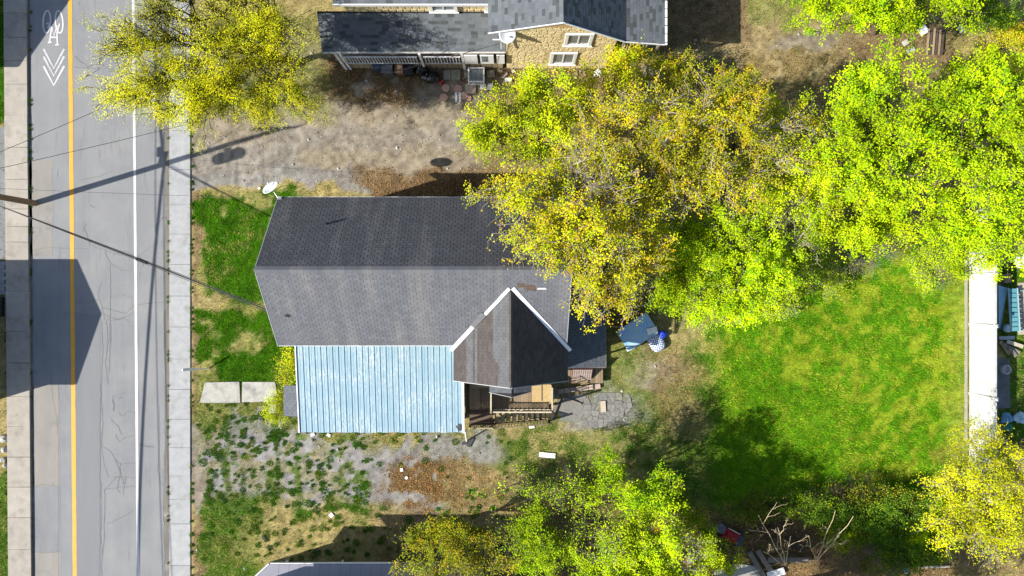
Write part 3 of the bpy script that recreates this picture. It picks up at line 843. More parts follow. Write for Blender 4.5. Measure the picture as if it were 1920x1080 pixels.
# ridge caps: short overlapping pieces
cap = MB(); cap.add([(0, -.16, -.11), (.34, -.16, -.115), (.34, 0, .015), (0, 0, .024), (.34, .16, -.115), (0, .16, -.11), (0, -.16, -.14), (0, .16, -.14)],
                    [(0, 1, 2, 3), (3, 2, 4, 5), (0, 3, 5, 7, 6)])
cm = gone(cap.build('ridge_cap', M_sh_main))
for i in range(46):
    part_copy(cm, 'ridge_cap', H, Matrix.Translation((XL + i * .3045, RY, RZ + .012)))
cm2 = cm.copy(); cm2.materials[0] = M_sh_wing
for i in range(14):
    part_copy(cm2, 'ridge_cap', H, Matrix.Translation((WX, GYF + i * .305, WZ + .012)) @ Matrix.Rotation(R(90), 4, 'Z') @ Matrix.Diagonal((1, .55, .5, 1)))
# fascia, rake trim
f = MB()
f.box(XL - .03, XL, RY - .02, RY + .02, RZ - .2, RZ)
f_edges = [((q, RY + s_ * HW, ZE - .06), (q, RY, RZ - .06)) for q in (XL + .02, XR - .02) for s_ in (-1, 1)]
MG = pmat('grey_trim', (.30, .30, .31), (.25, .25, .26), 4, .6)
for e in f_edges: MB().bar(*e, .035, .14).build('rake_board', MG, H)
MB().bar((WL, GYF - .02, WE - .08), (WX, GYF - .02, WZ - .08), .04, .16).build('rake_board', MG, H); MB().bar((WX, GYF - .02, WZ - .08), (WR, GYF - .02, WE - .08), .04, .16).build('rake_board', MG, H)
f.build('ridge_end', pmat('grey_trim', (.30, .30, .31), (.25, .25, .26), 4, .6), H)
f = MB().box(XL, WL, RY - HW - .03, RY - HW - .002, ZE - .16, ZE - .01).box(XL, XR, RY + HW + .002, RY + HW + .03, ZE - .16, ZE - .01)
f.build('fascia', M_fascia, H)
# white flashing in the two valleys, lying proud of the main slope
def onmain(x, y, h): return Vector((x, y, RZ - (RY - y) * PT + h))
def valley(sx, t0, t1, off, w, mat, name, h=.05):
    xe = WL if sx < 0 else WR; ye = RY - (RZ - WE) / PT
    a = Vector((WX + sx * .03, YI + .02)); b = Vector((xe, ye))
    d = (b - a).normalized(); nrm = Vector((-d.y, d.x)) * (1 if sx > 0 else -1)
    p = [a + (b - a) * t0 + nrm * off, a + (b - a) * t1 + nrm * off, a + (b - a) * t1 + nrm * (off + w), a + (b - a) * t0 + nrm * (off + w)]
    if sx > 0: p = p[::-1]
    mb = MB().slab([onmain(q.x, q.y, h) for q in p], .03)
    return mb.build(name, mat, H)
valley(-1, 0.0, .44, -.02, .15, M_fascia, 'valley_flashing'); valley(-1, .60, 1.03, -.02, .19, M_fascia, 'valley_flashing')
valley(-1, .42, .62, -.03, .26, pmat('bare_flashing', (.17, .17, .175), (.13, .13, .135), 6, .6), 'valley_flashing', .085)
valley(1, 0.0, 1.03, -.02, .17, M_fascia, 'valley_flashing')
# missing shingles patch and scraps on the south slope
def patch_main(x0, x1, y0, y1, mat, name, h=.022, skew=0):
    return MB().slab([onmain(x0, y0, h), onmain(x1, y0 + skew, h), onmain(x1 - .06, y1 + skew, h), onmain(x0 + .05, y1, h)], .012).build(name, mat, H)
M_ply = pmat('bare_plywood', (.105, .072, .05), (.08, .055, .04), 7, .9)
patch_main(.22, .62, .02, .20, M_ply, 'bare_roof_patch'); patch_main(.60, 1.08, -.10, .16, M_ply, 'bare_roof_patch', .026, -.04)
patch_main(1.12, 1.56, -.06, .0, M_fascia, 'loose_strip', .04); patch_main(-10.55, -10.3, -1.35, -1.22, M_black, 'loose_strip', .03)
patch_main(-10.75, -10.55, -1.28, -1.2, M_sh_lean, 'loose_strip', .03)
# east lean-to
LZ0, LZ1 = 3.75, 3.05
r = MB().slab([(2.4, -4.10, LZ0), (4.84, -4.10, LZ1), (4.84, -.05, LZ1), (2.4, -.05, LZ0)], .1)
lt = r.build('lean_to_roof', M_deck, H)
pool = Pool(); dx, dz = -2.44, LZ0 - LZ1; L_ = math.hypot(dx, dz)
pool.slope((4.84, -4.10, LZ1), (0, 1, 0), (dx / L_, 0, dz / L_), 4.05, L_, .305, .146, .013, .009, seed=15)
pool.finish('shingle', H, M_sh_lean, 40, 'lean_to_shingles')
MB().box(4.845, 4.88, -4.12, -.03, LZ1 - .13, LZ1 + .005).box(2.6, 4.84, -4.14, -4.105, LZ1 - .13, LZ1).build('fascia', M_greywood, H)
for p in ((4.65, -3.9), (4.65, -.3), (2.75, -4.0)): MB().box(p[0] - .05, p[0] + .05, p[1] - .05, p[1] + .05, 0, 3.0 if p[0] > 4 else 3.4).build('post', M_greywood, H)
# west entry canopy
MB().slab([(-12.08, -6.78, 2.35), (-11.0, -6.78, 2.65), (-11.0, -5.12, 2.65), (-12.02, -5.12, 2.35)], .08).build('entry_canopy', M_deck, H)
pool = Pool(); pool.slope((-12.05, -6.76, 2.355), (0, 1, 0), (1, 0, .29), 1.64, .95, .305, .146, .013, .009, seed=16)
pool.finish('canopy_shingle', H, M_sh_lean, 60)
for y in (-6.6, -5.3): MB().bar((-11.95, y, 2.3), (-11.1, y, 1.7), .06).build('canopy_bracket', M_white, H)
# north-west roof dish, small plumbing stack
MB().tube([(-8.6, 3.0, 6.4), (-8.6, 3.0, 7.0)], .05, 10).build('vent_pipe', M_black, H)

# porch with the pale blue standing-seam roof
BX0, BX1, BY0, BY1, BZ0, BZ1 = -11.06, -2.5, -7.52, -2.47, 2.88, 3.62
M_blue = bpy.data.materials.new('blue_metal'); nt, bs = nodes_of(M_blue)
geo = N(nt, 'ShaderNodeNewGeometry'); pos = geo.outputs['Position']
c = mixc(nt, maprange(nt, noise(nt, scaled(nt, pos, (6, .7, 1)), 1.3, 4, .6), .3, .7), (.235, .345, .405), (.195, .305, .365))
w1 = mth(nt, 'MULTIPLY', maprange(nt, noise(nt, pos, .6, 3), .42, .60, .15, 1), maprange(nt, noise(nt, scaled(nt, pos, (2.2, .6, 1)), 5, 6, .85), .47, .60))
c = mixc(nt, w1, c, (.46, .50, .52))
oi_ = N(nt, 'ShaderNodeObjectInfo')
c = mixc(nt, mth(nt, 'MULTIPLY', oi_.outputs['Random'], .35), c, (.15, .27, .34))
c = mixc(nt, maprange(nt, noise(nt, scaled(nt, pos, (1, 1.6, 1)), 9, 5, .8), .655, .70, 0, .9), c, (.03, .05, .07))
nt.links.new(c, bs.inputs['Base Color']); bs.inputs['Roughness'].default_value = .55; bs.inputs['Specular IOR Level'].default_value = .3
BD = Vector((0, BY0 - BY1, BZ0 - BZ1)); 
bp_ = MB(); pw = .3035
prof = [(0, 0), (.006, .03), (.026, .03), (.032, 0), (.13, 0), (.137, .008), (.16, .008), (.167, 0), (pw, 0)]
V0 = [(a, BY1, BZ1 + b) for a, b in prof] + [(a, BY0, BZ0 + b) for a, b in prof]
bp_.add(V0, [(i + len(prof), i + 1 + len(prof), i + 1, i) for i in range(len(prof) - 1)])
bmesh_ = gone(bp_.build('roof_panel', M_blue))
for i in range(28):
    part_copy(bmesh_, 'roof_panel', H, Matrix.Translation((BX0 + i * pw + .03, rc.uniform(-.02, .02), rc.uniform(-.003, .003))))
MB().slab([(BX0, BY0 + .03, BZ0 - .02), (BX1, BY0 + .03, BZ0 - .02), (BX1, BY1, BZ1 - .02), (BX0, BY1, BZ1 - .02)], .1).build('porch_ceiling', M_white, H)
MB().bar((BX1 - .02, BY0, BZ0 + .01), (BX1 - .02, -4.55, BZ0 + .01 + .1475 * 2.97), .10, .16).build('porch_rake', M_fascia, H); MB().bar((BX0 + .0, BY0, BZ0), (BX0 + .0, BY1, BZ1), .05, .12).build('porch_rake', M_fascia, H)
for x in (-10.9, -8.2, -5.5, -2.7): MB().box(x - .06, x + .06, -7.35, -7.23, .0, BZ0 - .09).build('porch_post', M_white, H)
MB().box(-10.95, -2.6, -7.3, -2.47, -.05, .45).build('porch_floor', M_greywood, H)
MB().box(-10.9, -2.7, -7.31, -7.27, .46, 1.3).build('porch_screen', M_siding, H)
# white downspout that has come loose at the porch corner
MB().tube([(-2.44, -7.45, 2.85), (-2.55, -8.6, .05)], .045, 8).build('downspout', M_white, H)

# ------------------------------------------------------------------ raised back deck with stairs, under the gable
DK = thing('deck', 'weathered wooden deck with a flight of steps below the gable end', 'deck', (0, -5.8, 0))
pl = gone(MB().box(-.065, .065, -.5, .5, -.03, 0).build('plank', M_wood))
pl2 = gone(MB().box(-.5, .5, -.065, .065, -.03, 0).build('plank', M_wood))
M_plankd = pmat('worn_deck_board', (.26, .19, .12), (.17, .125, .08), 12, .9, .3, .2, stretch=(1, 5, 1))
M_plankb = pmat('brown_deck_board', (.12, .085, .06), (.085, .058, .042), 12, .9, .25, .2)
pl.materials[0] = M_plankd; pl2.materials[0] = M_plankb
for i in range(31):
    x = -2.25 + i * .14
    part_copy(pl, 'plank', DK, Matrix.Translation((x, -5.42, 1.2 + rc.uniform(-.006, .006))) @ Matrix.Diagonal((1, 2.4, 1, 1)))
for i in range(6):
    part_copy(pl2, 'plank', DK, Matrix.Translation((-1.66, -6.7 - i * .137, 1.205 + rc.uniform(-.006, .006))) @ Matrix.Diagonal((1.24, 1, 1, 1)))
fr = MB().box(-2.3, 2.2, -6.62, -6.58, .95, 1.168).box(-2.3, -1.0, -7.5, -7.46, .95, 1.168).box(-2.32, -2.28, -7.46, -4.22, .95, 1.168)
fr.build('deck_frame', M_darkwood, DK)
for p in ((-2.2, -7.42), (-1.05, -7.42), (-1.05, -6.66), (.6, -6.6), (2.1, -6.6), (2.1, -4.5)): MB().box(p[0] - .05, p[0] + .05, p[1] - .05, p[1] + .05, -.1, 1.16).build('deck_leg', M_darkwood, DK)
def rail(x0, y0, z0, x1, y1, z1, h, nb, mat, bw=.035, bot=True, rw=.07):
    a = Vector((x0, y0, z0)); b = Vector((x1, y1, z1)); up = Vector((0, 0, h))
    q = MB().bar(a + up, b + up, rw, .045)
    q.build('handrail', mat, DK)
    if bot: MB().bar(a + Vector((0, 0, .1)), b + Vector((0, 0, .1)), .045, .05).build('bottom_rail', mat, DK)
    for i in range(nb):
        c = a.lerp(b, (i + .5) / nb)
        MB().box(c.x - bw / 2, c.x + bw / 2, c.y - bw / 2, c.y + bw / 2, c.z + .1, c.z + h - .02).build('baluster', mat, DK)
M_balu = pmat('straw_wood', (.36, .29, .17), (.27, .21, .125), 10, .9, .12)
rail(-2.25, -7.46, 1.2, -1.08, -7.46, 1.2, .9, 12, M_balu)
rail(-1.0, -7.46, 1.22, 2.0, -7.46, .1, .85, 17, M_balu)
rail(-1.1, -6.6, 1.2, 2.15, -6.6, 1.2, .92, 14, M_palewood, .03)
rail(-1.12, -6.62, 1.2, -1.12, -5.3, 1.2, .92, 6, M_palewood)
rail(2.14, -6.5, 1.2, 2.14, -5.3, 1.2, .92, 7, M_palewood)
for p, h in (((-1.05, -7.46), 2.2), ((-1.12, -6.6), 2.2), ((2.15, -6.6), 2.25), ((2.06, -7.46), 1.05), ((-2.27, -7.46), 2.15)):
    MB().box(p[0] - .05, p[0] + .05, p[1] - .05, p[1] + .05, 0, h).build('post', M_darkwood if p[0] > -.5 else M_balu, DK)
for i in range(9):
    z = 1.07 - i * .13; x = -.83 + i * .32
    MB().box(x - .12, x + .12, -7.38, -6.68, z - .04, z).build('tread', M_balu, DK)
MB().bar((-1.0, -7.42, 1.05), (2.1, -7.42, -.18), .04, .22).bar((-1.0, -6.64, 1.05), (2.1, -6.64, -.18), .04, .22).build('stringer', M_darkwood, DK)
# small gabled hood over the back door, over the deck
hz = 3.3
HD = MB().slab([(-1.18, -5.42, 2.95), (-.02, -5.62, hz), (-.02, -4.2, hz), (-1.18, -4.2, 2.95)], .07)
HD.slab([(-.02, -5.62, hz), (1.02, -5.42, 2.75), (1.02, -4.2, 2.75), (-.02, -4.2, hz)], .07)
hood = HD.build('door_hood', M_deck, H)
pool = Pool(); pool.slope((-1.16, -5.42, 2.955), (0, 1, 0), (1.14, -.0, .35), 1.2, 1.17, .305, .146, .013, .009, seed=21)
pool.slope((1.0, -5.42, 2.76), (0, 1, 0), (-1.02, 0, .54), 1.2, 1.1, .305, .146, .013, .009, seed=22)
pool.finish('hood_shingle', H, M_sh_lean, 80)
MB().bar((-1.18, -5.43, 2.91), (-.02, -5.63, 3.26), .03, .09).bar((-.02, -5.63, 3.26), (1.02, -5.43, 2.71), .03, .09).build('hood_trim', MG, H)
# plywood sheet leaning over the deck
t = thing('plywood_sheet', 'tan sheet of plywood lying on the back deck right of the small hood', 'board', (1.6, -5.75, 1.23))
MB().obox((1.6, -5.72, 1.27), 1.05, .95, .025, .02, ('X', R(4))).build('board', pmat('tan_plywood', (.42, .31, .15), (.34, .24, .11), 9, .9, 0, .2, fine=.15), t)
MB().bar((1.6, -6.14, 1.275), (1.6, -5.28, 1.335), .05, .03).build('batten', M_wood, t)
t = thing('wooden_pallet', 'pale planks knocked together lying on the left of the deck', 'pallet', (-1.75, -5.15, 1.21))
for i in range(4): MB().obox((-1.75, -5.35 + i * .17, 1.28), 1.0, .15, .025, rc.uniform(-.02, .02)).build('slat', M_balu, t)
for x in (-2.1, -1.4): MB().obox((x, -5.1, 1.235), .06, .7, .05).build('runner', M_wood, t)
# east side: low step, lattice screen, loose posts under the lean-to
ES = thing('porch_step', 'low wooden porch floor beneath the slate lean-to on the house side', 'porch', (3.6, -4.2, 0))
for i in range(17): part_copy(pl, 'plank', ES, Matrix.Translation((2.75 + i * .14, -3.95, .42 + rc.uniform(-.005, .005))) @ Matrix.Diagonal((1, 2.7, 1, 1)))
MB().box(2.7, 5.05, -5.3, -2.6, .2, .385).build('joist_frame', M_darkwood, ES)
for i in range(7):
    q = MB().obox((2.75 + i * .34, -5.78 + i * .045, .09), .31, .26, .18, .14); q.build('kerb_brick', pmat('pinkish_block', (.40, .31, .26), (.33, .25, .21), 6, .9, .1, .2), ES)
t = thing('lattice_panel', 'reddish brown lattice panel leaning below the lean-to roof', 'trellis', (3.85, -4.75, .42))
MB().obox((3.85, -4.72, .9), 1.1, .02, 1.0, 0, ('X', R(-40))).build('backing', pmat('red_brown', (.12, .055, .05), (.09, .04, .036), 8, .8), t)
Mx = Matrix.Translation((3.85, -4.75, .88)) @ Matrix.Rotation(R(-40), 4, 'X'); LS = pmat('lattice_slat', (.50, .42, .38), (.42, .34, .3), 8, .8)
for i in range(9): MB().bar(Mx @ Vector((-.48 + i * .12, -.02, -.48)), Mx @ Vector((-.48 + i * .12, -.02, .48)), .022, .012).build('slat', LS, t)
for i in range(8): MB().bar(Mx @ Vector((-.52, -.034, -.44 + i * .125)), Mx @ Vector((.52, -.034, -.44 + i * .125)), .022, .012).build('slat', LS, t)
for i, (a, b) in enumerate((((2.35, -4.8, .02), (2.55, -6.1, 1.05)), ((2.55, -5.0, .02), (2.2, -6.2, 1.4)))):
    t = tag(MB().bar(a, b, .08, .05).build('timber', M_greywood, loc=a), ('grey timber propped against the end of the deck rail', 'longer grey timber propped beside the lattice panel end of the deck')[i], 'timber')

# cracked paving behind the house: voronoi-like stones
PV = thing('cracked_patio', 'broken grey concrete patio in angular pieces past the foot of the steps', 'patio', (5.2, -6.5, 0))
def cells(poly_pts, sites):
    """clip the outline to the cell of each site"""
    out = []
    for i, s in enumerate(sites):
        P = [Vector(p) for p in poly_pts]
        for j, q in enumerate(sites):
            if i == j: continue
            m_ = (Vector(s) + Vector(q)) / 2; d = (Vector(q) - Vector(s))
            R_ = []
            for a, b in zip(P, P[1:] + P[:1]):
                da, db = (a - m_).dot(d), (b - m_).dot(d)
                if da <= 0: R_.append(a)
                if da * db < 0: R_.append(a + (b - a) * (da / (da - db)))
            P = R_
            if len(P) < 3: break
        if len(P) >= 3: out.append(P)
    return out
def shrink(P, e):
    c = sum(P, Vector((0, 0))) / len(P)
    return [p + (c - p).normalized() * min(e, (c - p).length * .5) for p in P]
M_slate = pmat('patio_concrete', (.205, .20, .19), (.16, .155, .145), 4, .9, .14, .25, fine=.18, c3=(.18, .17, .15), c3scale=2.5)
outl = [Vector((gx(a), gy(b))) for a, b in ((1086, 744), (1120, 736), (1180, 736), (1186, 762), (1164, 788), (1120, 804), (1096, 800), (1082, 780))][::-1]
st_ = [(rc.uniform(gx(1082), gx(1186)), rc.uniform(gy(797), gy(736))) for _ in range(64)]
MB().prism([(p.x, p.y) for p in outl], -.10, -.045).build('mortar_bed', pmat('earth_joint', (.10, .075, .05), (.07, .055, .035), 9, .95), PV)
for P in cells(outl, st_):
    cc_ = sum(P, Vector((0, 0))) / len(P)
    if len(P) > 2 and rc.random() > .02 + .6 * sst(.6, 1.1, math.hypot((cc_.x - 5.2) / 1.6, (cc_.y + 6.9) / 1.0)): MB().prism([(p.x, p.y) for p in shrink(P, .013)], -.02, .03 + rc.uniform(-.01, .012)).build('stone', M_slate, PV)
MB().prism([(gx(a), gy(b)) for a, b in ((1052, 790), (1044, 762), (1060, 744), (1098, 738), (1100, 768), (1086, 792))], -.05, .012).build('slab', M_slate, PV)
t = tag(MB().obox((5.12, -6.65, .08), .28, .62, .06, .05).build('paving_stone', pmat('beige_stone', (.46, .39, .30), (.4, .33, .25), 5, .9), loc=(5.12, -6.65, 0)), 'beige oblong paving stone lying on the edge of the cracked patio', 'stone')

# front path: two slabs and a small square
M_path = pmat('bleached_concrete', (.40, .39, .35), (.33, .32, .29), 4, .95, .04, .25, c3=(.20, .195, .19), c3scale=1.1, c3lo=.48, c3hi=.66, fine=.16)
FPATH = thing('garden_path', 'pale concrete path slabs laid in the front lawn leading to the porch', 'path', (-15.2, -5.9, 0))
for P in (((375, 755), (385, 717), (449, 715.5), (451, 755)), ((454, 754), (455, 716), (516, 716), (522, 752))):
    MB().prism([(gx(a), gy(b)) for a, b in P], -.05, .05).build('slab', M_path, FPATH)
MB().prism([(gx(a), gy(b)) for a, b in ((506, 774), (505, 758), (521, 757), (522, 774))], -.05, .05).build('slab', M_path, FPATH)

# ------------------------------------------------------------------ northern neighbour
NB = thing('stone_house', 'tan stone gabled house with slate coloured roof and a long front porch', 'house', (1, 16, 0))
YW, YE, YB = 12.36, 12.28, 24.0
gp = [(-.3, -.05), (5.25, -.05), (5.25, 4.55), (2.4, 6.7), (-.3, 5.72)]
w = MB()
n5 = len(gp)
w.add([(x, YW, z) for x, z in gp] + [(x, YB, z) for x, z in gp], [tuple(range(n5)), tuple(range(2 * n5 - 1, n5 - 1, -1))] + [(i, i + n5, (i + 1) % n5 + n5, (i + 1) % n5) for i in range(n5)])
w.box(-8.4, -.3, 14.1, YB, 0, 5.15)
w.build('wall', M_mortar, NB)
wins = [(2.62, 4.0, 3.72, 5.3), (2.05, 3.45, .8, 2.62)]
sm = [gone(MB().add([(-.5, 0, -.5), (.42, 0, -.5), (.5, 0, .45), (-.45, 0, .5), (-.38, -1, -.36), (.34, -1, -.38), (.40, -1, .34), (-.36, -1, .38)],
                    [(4, 5, 6, 7), (0, 1, 5, 4), (1, 2, 6, 5), (2, 3, 7, 6), (3, 0, 4, 7)]).build('stone', M_stone)),
      gone(MB().add([(-.5, 0, -.42), (.5, 0, -.5), (.46, 0, .5), (-.5, 0, .42), (-.4, -1, -.3), (.38, -1, -.4), (.3, -1, .38), (-.32, -1, .34)],
                    [(4, 5, 6, 7), (0, 1, 5, 4), (1, 2, 6, 5), (2, 3, 7, 6), (3, 0, 4, 7)]).build('stone', M_stone))]
z = .04; ns = 0; extra = []
while z < 6.5:
    h = rc.uniform(.15, .22); x = -.3
    while x < 5.2:
        wd = rc.uniform(.22, .44)
        if x + wd > 5.25: wd = 5.25 - x
        xm, zm = x + wd / 2, z + h / 2
        top = min(6.7 - (2.4 - xm) * .363, 6.7 - (xm - 2.4) * .755)
        if wd > .1 and z + h < top - .05 and not any(a - .02 - wd / 2 < xm < b + .02 + wd / 2 and c - h / 2 < zm < d + .02 + h / 2 for a, b, c, d in wins):
            extra.append((zm, Matrix.Translation((xm, YW + .004, zm)) @ Matrix.Diagonal((wd - .012, rc.uniform(.010, .024), h - .008, 1)), ns % 2)); ns += 1
        x += wd
    z += h
extra.sort(key=lambda q: -q[0])
for _, M_, k_ in extra[:240]: part_copy(sm[k_], 'stone', NB, M_)
q = MB()
for _, M_, k_ in extra[240:]:
    q.add([M_ @ v.co for v in sm[k_].vertices], [tuple(p.vertices) for p in sm[k_].polygons])
o = q.build('low_stones', M_stone, NB); o['kind'] = 'stuff'
gb = MB().add([(1.0, YW - .03, 6.1), (3.2, YW - .03, 6.1), (2.4, YW - .03, 6.68), (1.0, YW, 6.1), (3.2, YW, 6.1), (2.4, YW, 6.68)], [(0, 1, 2), (0, 3, 4, 1), (1, 4, 5, 2), (2, 5, 3, 0)]).build('gable_board', pmat('orange_board', (.55, .36, .17), (.47, .30, .14), 6, .85), NB)
for a, b, c, d in wins: window(NB, a, b, c, d, YW, 'y', -1)
for i in range(22):
    for j in range(4):
        part_copy(sm[(i + j) % 2], 'stone', NB, Matrix.Translation((-8.2 + i * .36 + (j % 2) * .15, 14.104, 3.75 + j * .36)) @ Matrix.Diagonal((.345, .025, .345, 1)))
window(NB, -4.15, -2.75, 3.75, 4.95, 14.06, 'y', -1)
window(NB, -1.35, -.5, 3.8, 4.95, 14.06, 'y', -1)
# gable roof planes
P0, P1, P2, P3 = (-1.15, 5.52), (2.4, 6.84), (5.66, 4.38), (7.72, 3.98)
r = MB()
for (xa, za), (xb, zb) in ((P0, P1), (P1, P2), (P2, P3)):
    r.slab([(xa, YE, za), (xb, YE, zb), (xb, YB, zb), (xa, YB, za)], .12)
r.build('roof', M_deck, NB)
r = MB().slab([(-8.7, 13.82, 5.2), (-.95, 13.82, 5.2), (-.95, 18, 7.3), (-8.7, 18, 7.3)], .12); r.slab([(-8.7, 18, 7.3), (-.95, 18, 7.3), (-.95, 22.2, 5.2), (-8.7, 22.2, 5.2)], .12); r.build('main_roof', M_deck, NB)
PZ0, PZ1, PY0, PY1, PX0, PX1 = 2.62, 3.62, 12.38, 14.1, -9.95, -.33
r = MB().slab([(PX0, PY0, PZ0), (PX1, PY0, PZ0), (PX1, PY1, PZ1), (PX0, PY1, PZ1)], .1); r.build('porch_roof', M_deck, NB)
pool = Pool(); L_ = math.hypot(P1[0] - P0[0], P1[1] - P0[1])
pool.slope((P0[0], YE, P0[1]), (0, 1, 0), ((P1[0] - P0[0]) / L_, 0, (P1[1] - P0[1]) / L_), 3.4, L_, .32, .17, .004, .006, stagger='rnd', seed=31)
L_ = math.hypot(P2[0] - P1[0], P2[1] - P1[1])
pool.slope((P2[0], YE, P2[1]), (0, 1, 0), ((P1[0] - P2[0]) / L_, 0, (P1[1] - P2[1]) / L_), 3.4, L_, .32, .17, .008, .003, stagger='rnd', seed=32)
L_ = math.hypot(P3[0] - P2[0], P3[1] - P2[1])
pool.slope((P3[0], YE, P3[1]), (0, 1, 0), ((P2[0] - P3[0]) / L_, 0, (P2[1] - P3[1]) / L_), 3.4, L_, .32, .17, .004, .006, stagger='rnd', seed=33)
L_ = math.hypot(PY1 - PY0, PZ1 - PZ0)
pool.slope((PX0, PY0, PZ0), (1, 0, 0), (0, (PY1 - PY0) / L_, (PZ1 - PZ0) / L_), PX1 - PX0, L_, .34, .17, .004, .006, stagger='rnd', seed=34)
pool.slope((-8.7, 13.82, 5.2), (1, 0, 0), (0, .8935, .449), 7.75, 1.3, .34, .17, .004, .006, stagger='rnd', seed=35)
pool.finish('shingle', NB, M_sh_nb, 300, 'shingles')
f = MB()
for (xa, za), (xb, zb) in ((P0, P1), (P1, P2), (P2, P3)):
    MB().bar((xa, YE - .015, za - .035), (xb, YE - .015, zb - .035), .03, .11).build('rake_board', M_fascia, NB)
MB().bar((P3[0] + .05, YE - .02, P3[1] - .03), (P3[0] + .05, YB, P3[1] - .03), .11, .09).build('gutter', M_fascia, NB)
gm = gone(MB().box(-.08, .06, -.02, .02, 0, .012).build('gutter_clip', M_black))
for i in range(7): part_copy(gm, 'gutter_clip', NB, Matrix.Translation((P3[0] + .05, YE + .1 + i * .42, P3[1] + .02)))
MB().box(-8.72, -1.16, 13.77, 13.815, 5.0, 5.21).build('fascia', M_fascia, NB)
MB().bar((PX0, PY0 - .035, PZ0 - .04), (PX1, PY0 - .035, PZ0 - .04), .07, .1).build('porch_gutter', pmat('grey_gutter', (.5, .49, .46), (.38, .37, .35), 3, .5), NB)
# porch: floor, skirt boards, posts, balusters, white panels
MB().box(PX0 + .3, PX1 - .05, PY0 + .06, PY1, .95, 1.12).build('porch_floor', M_greywood, NB)
M_skirt = pmat('tan_boards', (.36, .29, .18), (.28, .22, .135), 8, .9, .12, .2)
sk = gone(MB().box(-.15, .15, 0, .03, 0, 1).build('skirt_board', M_skirt))
for i in range(29): part_copy(sk, 'skirt_board', NB, Matrix.Translation((PX0 + .62 + i * .31, PY0 - .02, -.03)) @ Matrix.Diagonal((.95, 1, .96 + rc.uniform(-.03, .03), 1)))
M_bal = pmat('grey_white_baluster', (.60, .60, .60), (.5, .5, .51), 6, .6, .06)
bl = gone(MB().box(-.024, .024, -.024, .024, 0, 1).build('baluster', M_bal))
def porch_rail(x0, x1, n_):
    MB().bar((x0, PY0 - .13, 2.2), (x1, PY0 - .13, 2.2), .07, .05).build('handrail', M_bal, NB)
    MB().bar((x0, PY0 - .13, 1.2), (x1, PY0 - .13, 1.2), .06, .05).build('bottom_rail', M_bal, NB)
    for i in range(n_): part_copy(bl, 'baluster', NB, Matrix.Translation((x0 + (i + .5) * (x1 - x0) / n_, PY0 - .13, 1.22)) @ Matrix.Diagonal((1, 1, .96, 1)))
porch_rail(-8.95, -5.05, 25); porch_rail(-4.72, -2.75, 12)
for x in (-9.3, -9.05, -4.88, -2.65): MB().box(x - .06, x + .06, PY0 - .12, PY0 + .0, 0, 2.55).build('porch_post', M_white, NB)
for a, b in ((-2.55, -1.85), (-1.70, -.98), (-.82, -.40)): MB().box(a, b, PY0 - .15, PY0 - .10, 1.15, 2.45).build('porch_panel', M_white, NB)
MB().box(-1.62, -1.3, PY0 - .16, PY0 - .151, 1.5, 2.35).build('porch_window', M_glass, NB)
# east side: rails under the lean-to
M_graywd = M_greywood
for i in range(8): MB().box(5.7 + i * .16, 5.74 + i * .16, YE + .02, YE + .05, 2.9, 3.8).build('baluster', M_bal, NB)
for z in (.3, .62, .94, 1.26): MB().bar((7.35, 12.35, z), (7.5, 11.35, z - .25), .03, .06).build('porch_rail', M_greywood, NB)
for q in ((7.35, 12.35), (7.5, 11.35)): MB().box(q[0] - .04, q[0] + .04, q[1] - .04, q[1] + .04, -.1, 1.35).build('rail_post', M_greywood, NB)
for q in ((7.5, 12.4), (5.7, 12.45)): MB().box(q[0] - .06, q[0] + .06, q[1] - .06, q[1] + .06, -.1, 3.9).build('post', M_greywood, NB)

# ------------------------------------------------------------------ southern neighbour (low roof at the lower edge), two houses west of the road
SB = thing('grey_roofed_house', 'house with plain lilac grey metal roof showing at the lower edge near the lawn', 'house', (-6, -18, 0))
M_lil = pmat('lilac_metal', (.27, .27, .32), (.24, .24, .29), 1.5, .5, .03)
w = MB().box(-13.6, -1.6, -23, -15.4, -.1, 4.86)
w.build('wall', M_siding, SB)
MB().slab([(-13.9, -14.7, 5.0), (-1.3, -14.7, 5.0), (-1.3, -19.2, 7.2), (-13.9, -19.2, 7.2)][::-1], -.12).slab([(-13.9, -19.2, 7.2), (-1.3, -19.2, 7.2), (-1.3, -23.7, 5.0), (-13.9, -23.7, 5.0)][::-1], -.12).build('roof', M_lil, SB)
sp = [(-12.72, -14.46, 2.62), (-6.3, -14.46, 2.62), (-6.3, -15.4, 2.95), (-13.75, -15.4, 2.95)]
MB().slab(sp[::-1], .08).build('porch_roof', M_deck, SB)
for i in range(12):
    x0 = -12.72 + i * .535; x1 = x0 + .525
    xa = x0 if i else -13.75
    MB().slab([(x0, -14.47, 2.635), (x1, -14.47, 2.635), (x1, -15.38, 2.96), (xa, -15.38, 2.96)][::-1], .012).build('roof_panel', M_lil, SB)
MB().bar((-12.74, -14.45, 2.63), (-13.8, -15.4, 2.97), .07, .08).build('rake_board', M_fascia, SB)
MB().box(-12.7, -6.3, -14.455, -14.42, 2.5, 2.625).build('fascia', M_fascia, SB)
for x in (-12.6, -9.5, -6.4): MB().box(x - .05, x + .05, -15.39, -15.29, -.1, 2.75).build('porch_post', M_white, SB)
window(SB, -11.5, -10.3, 1.0, 2.2, -15.4, 'y', 1)
WA = thing('white_house', 'white house standing west of the road, south of the utility pole', 'house', (-34, -3.4, 0))
MB().box(-39, -29.9, -6.6, -.2, -.1, 3.95).add([(-29.9, -6.6, 3.95), (-29.9, -.2, 3.95), (-29.9, -3.4, 4.9), (-39, -6.6, 3.95), (-39, -.2, 3.95), (-39, -3.4, 4.9)], [(0, 1, 2), (3, 5, 4)]).build('wall', M_siding, WA)
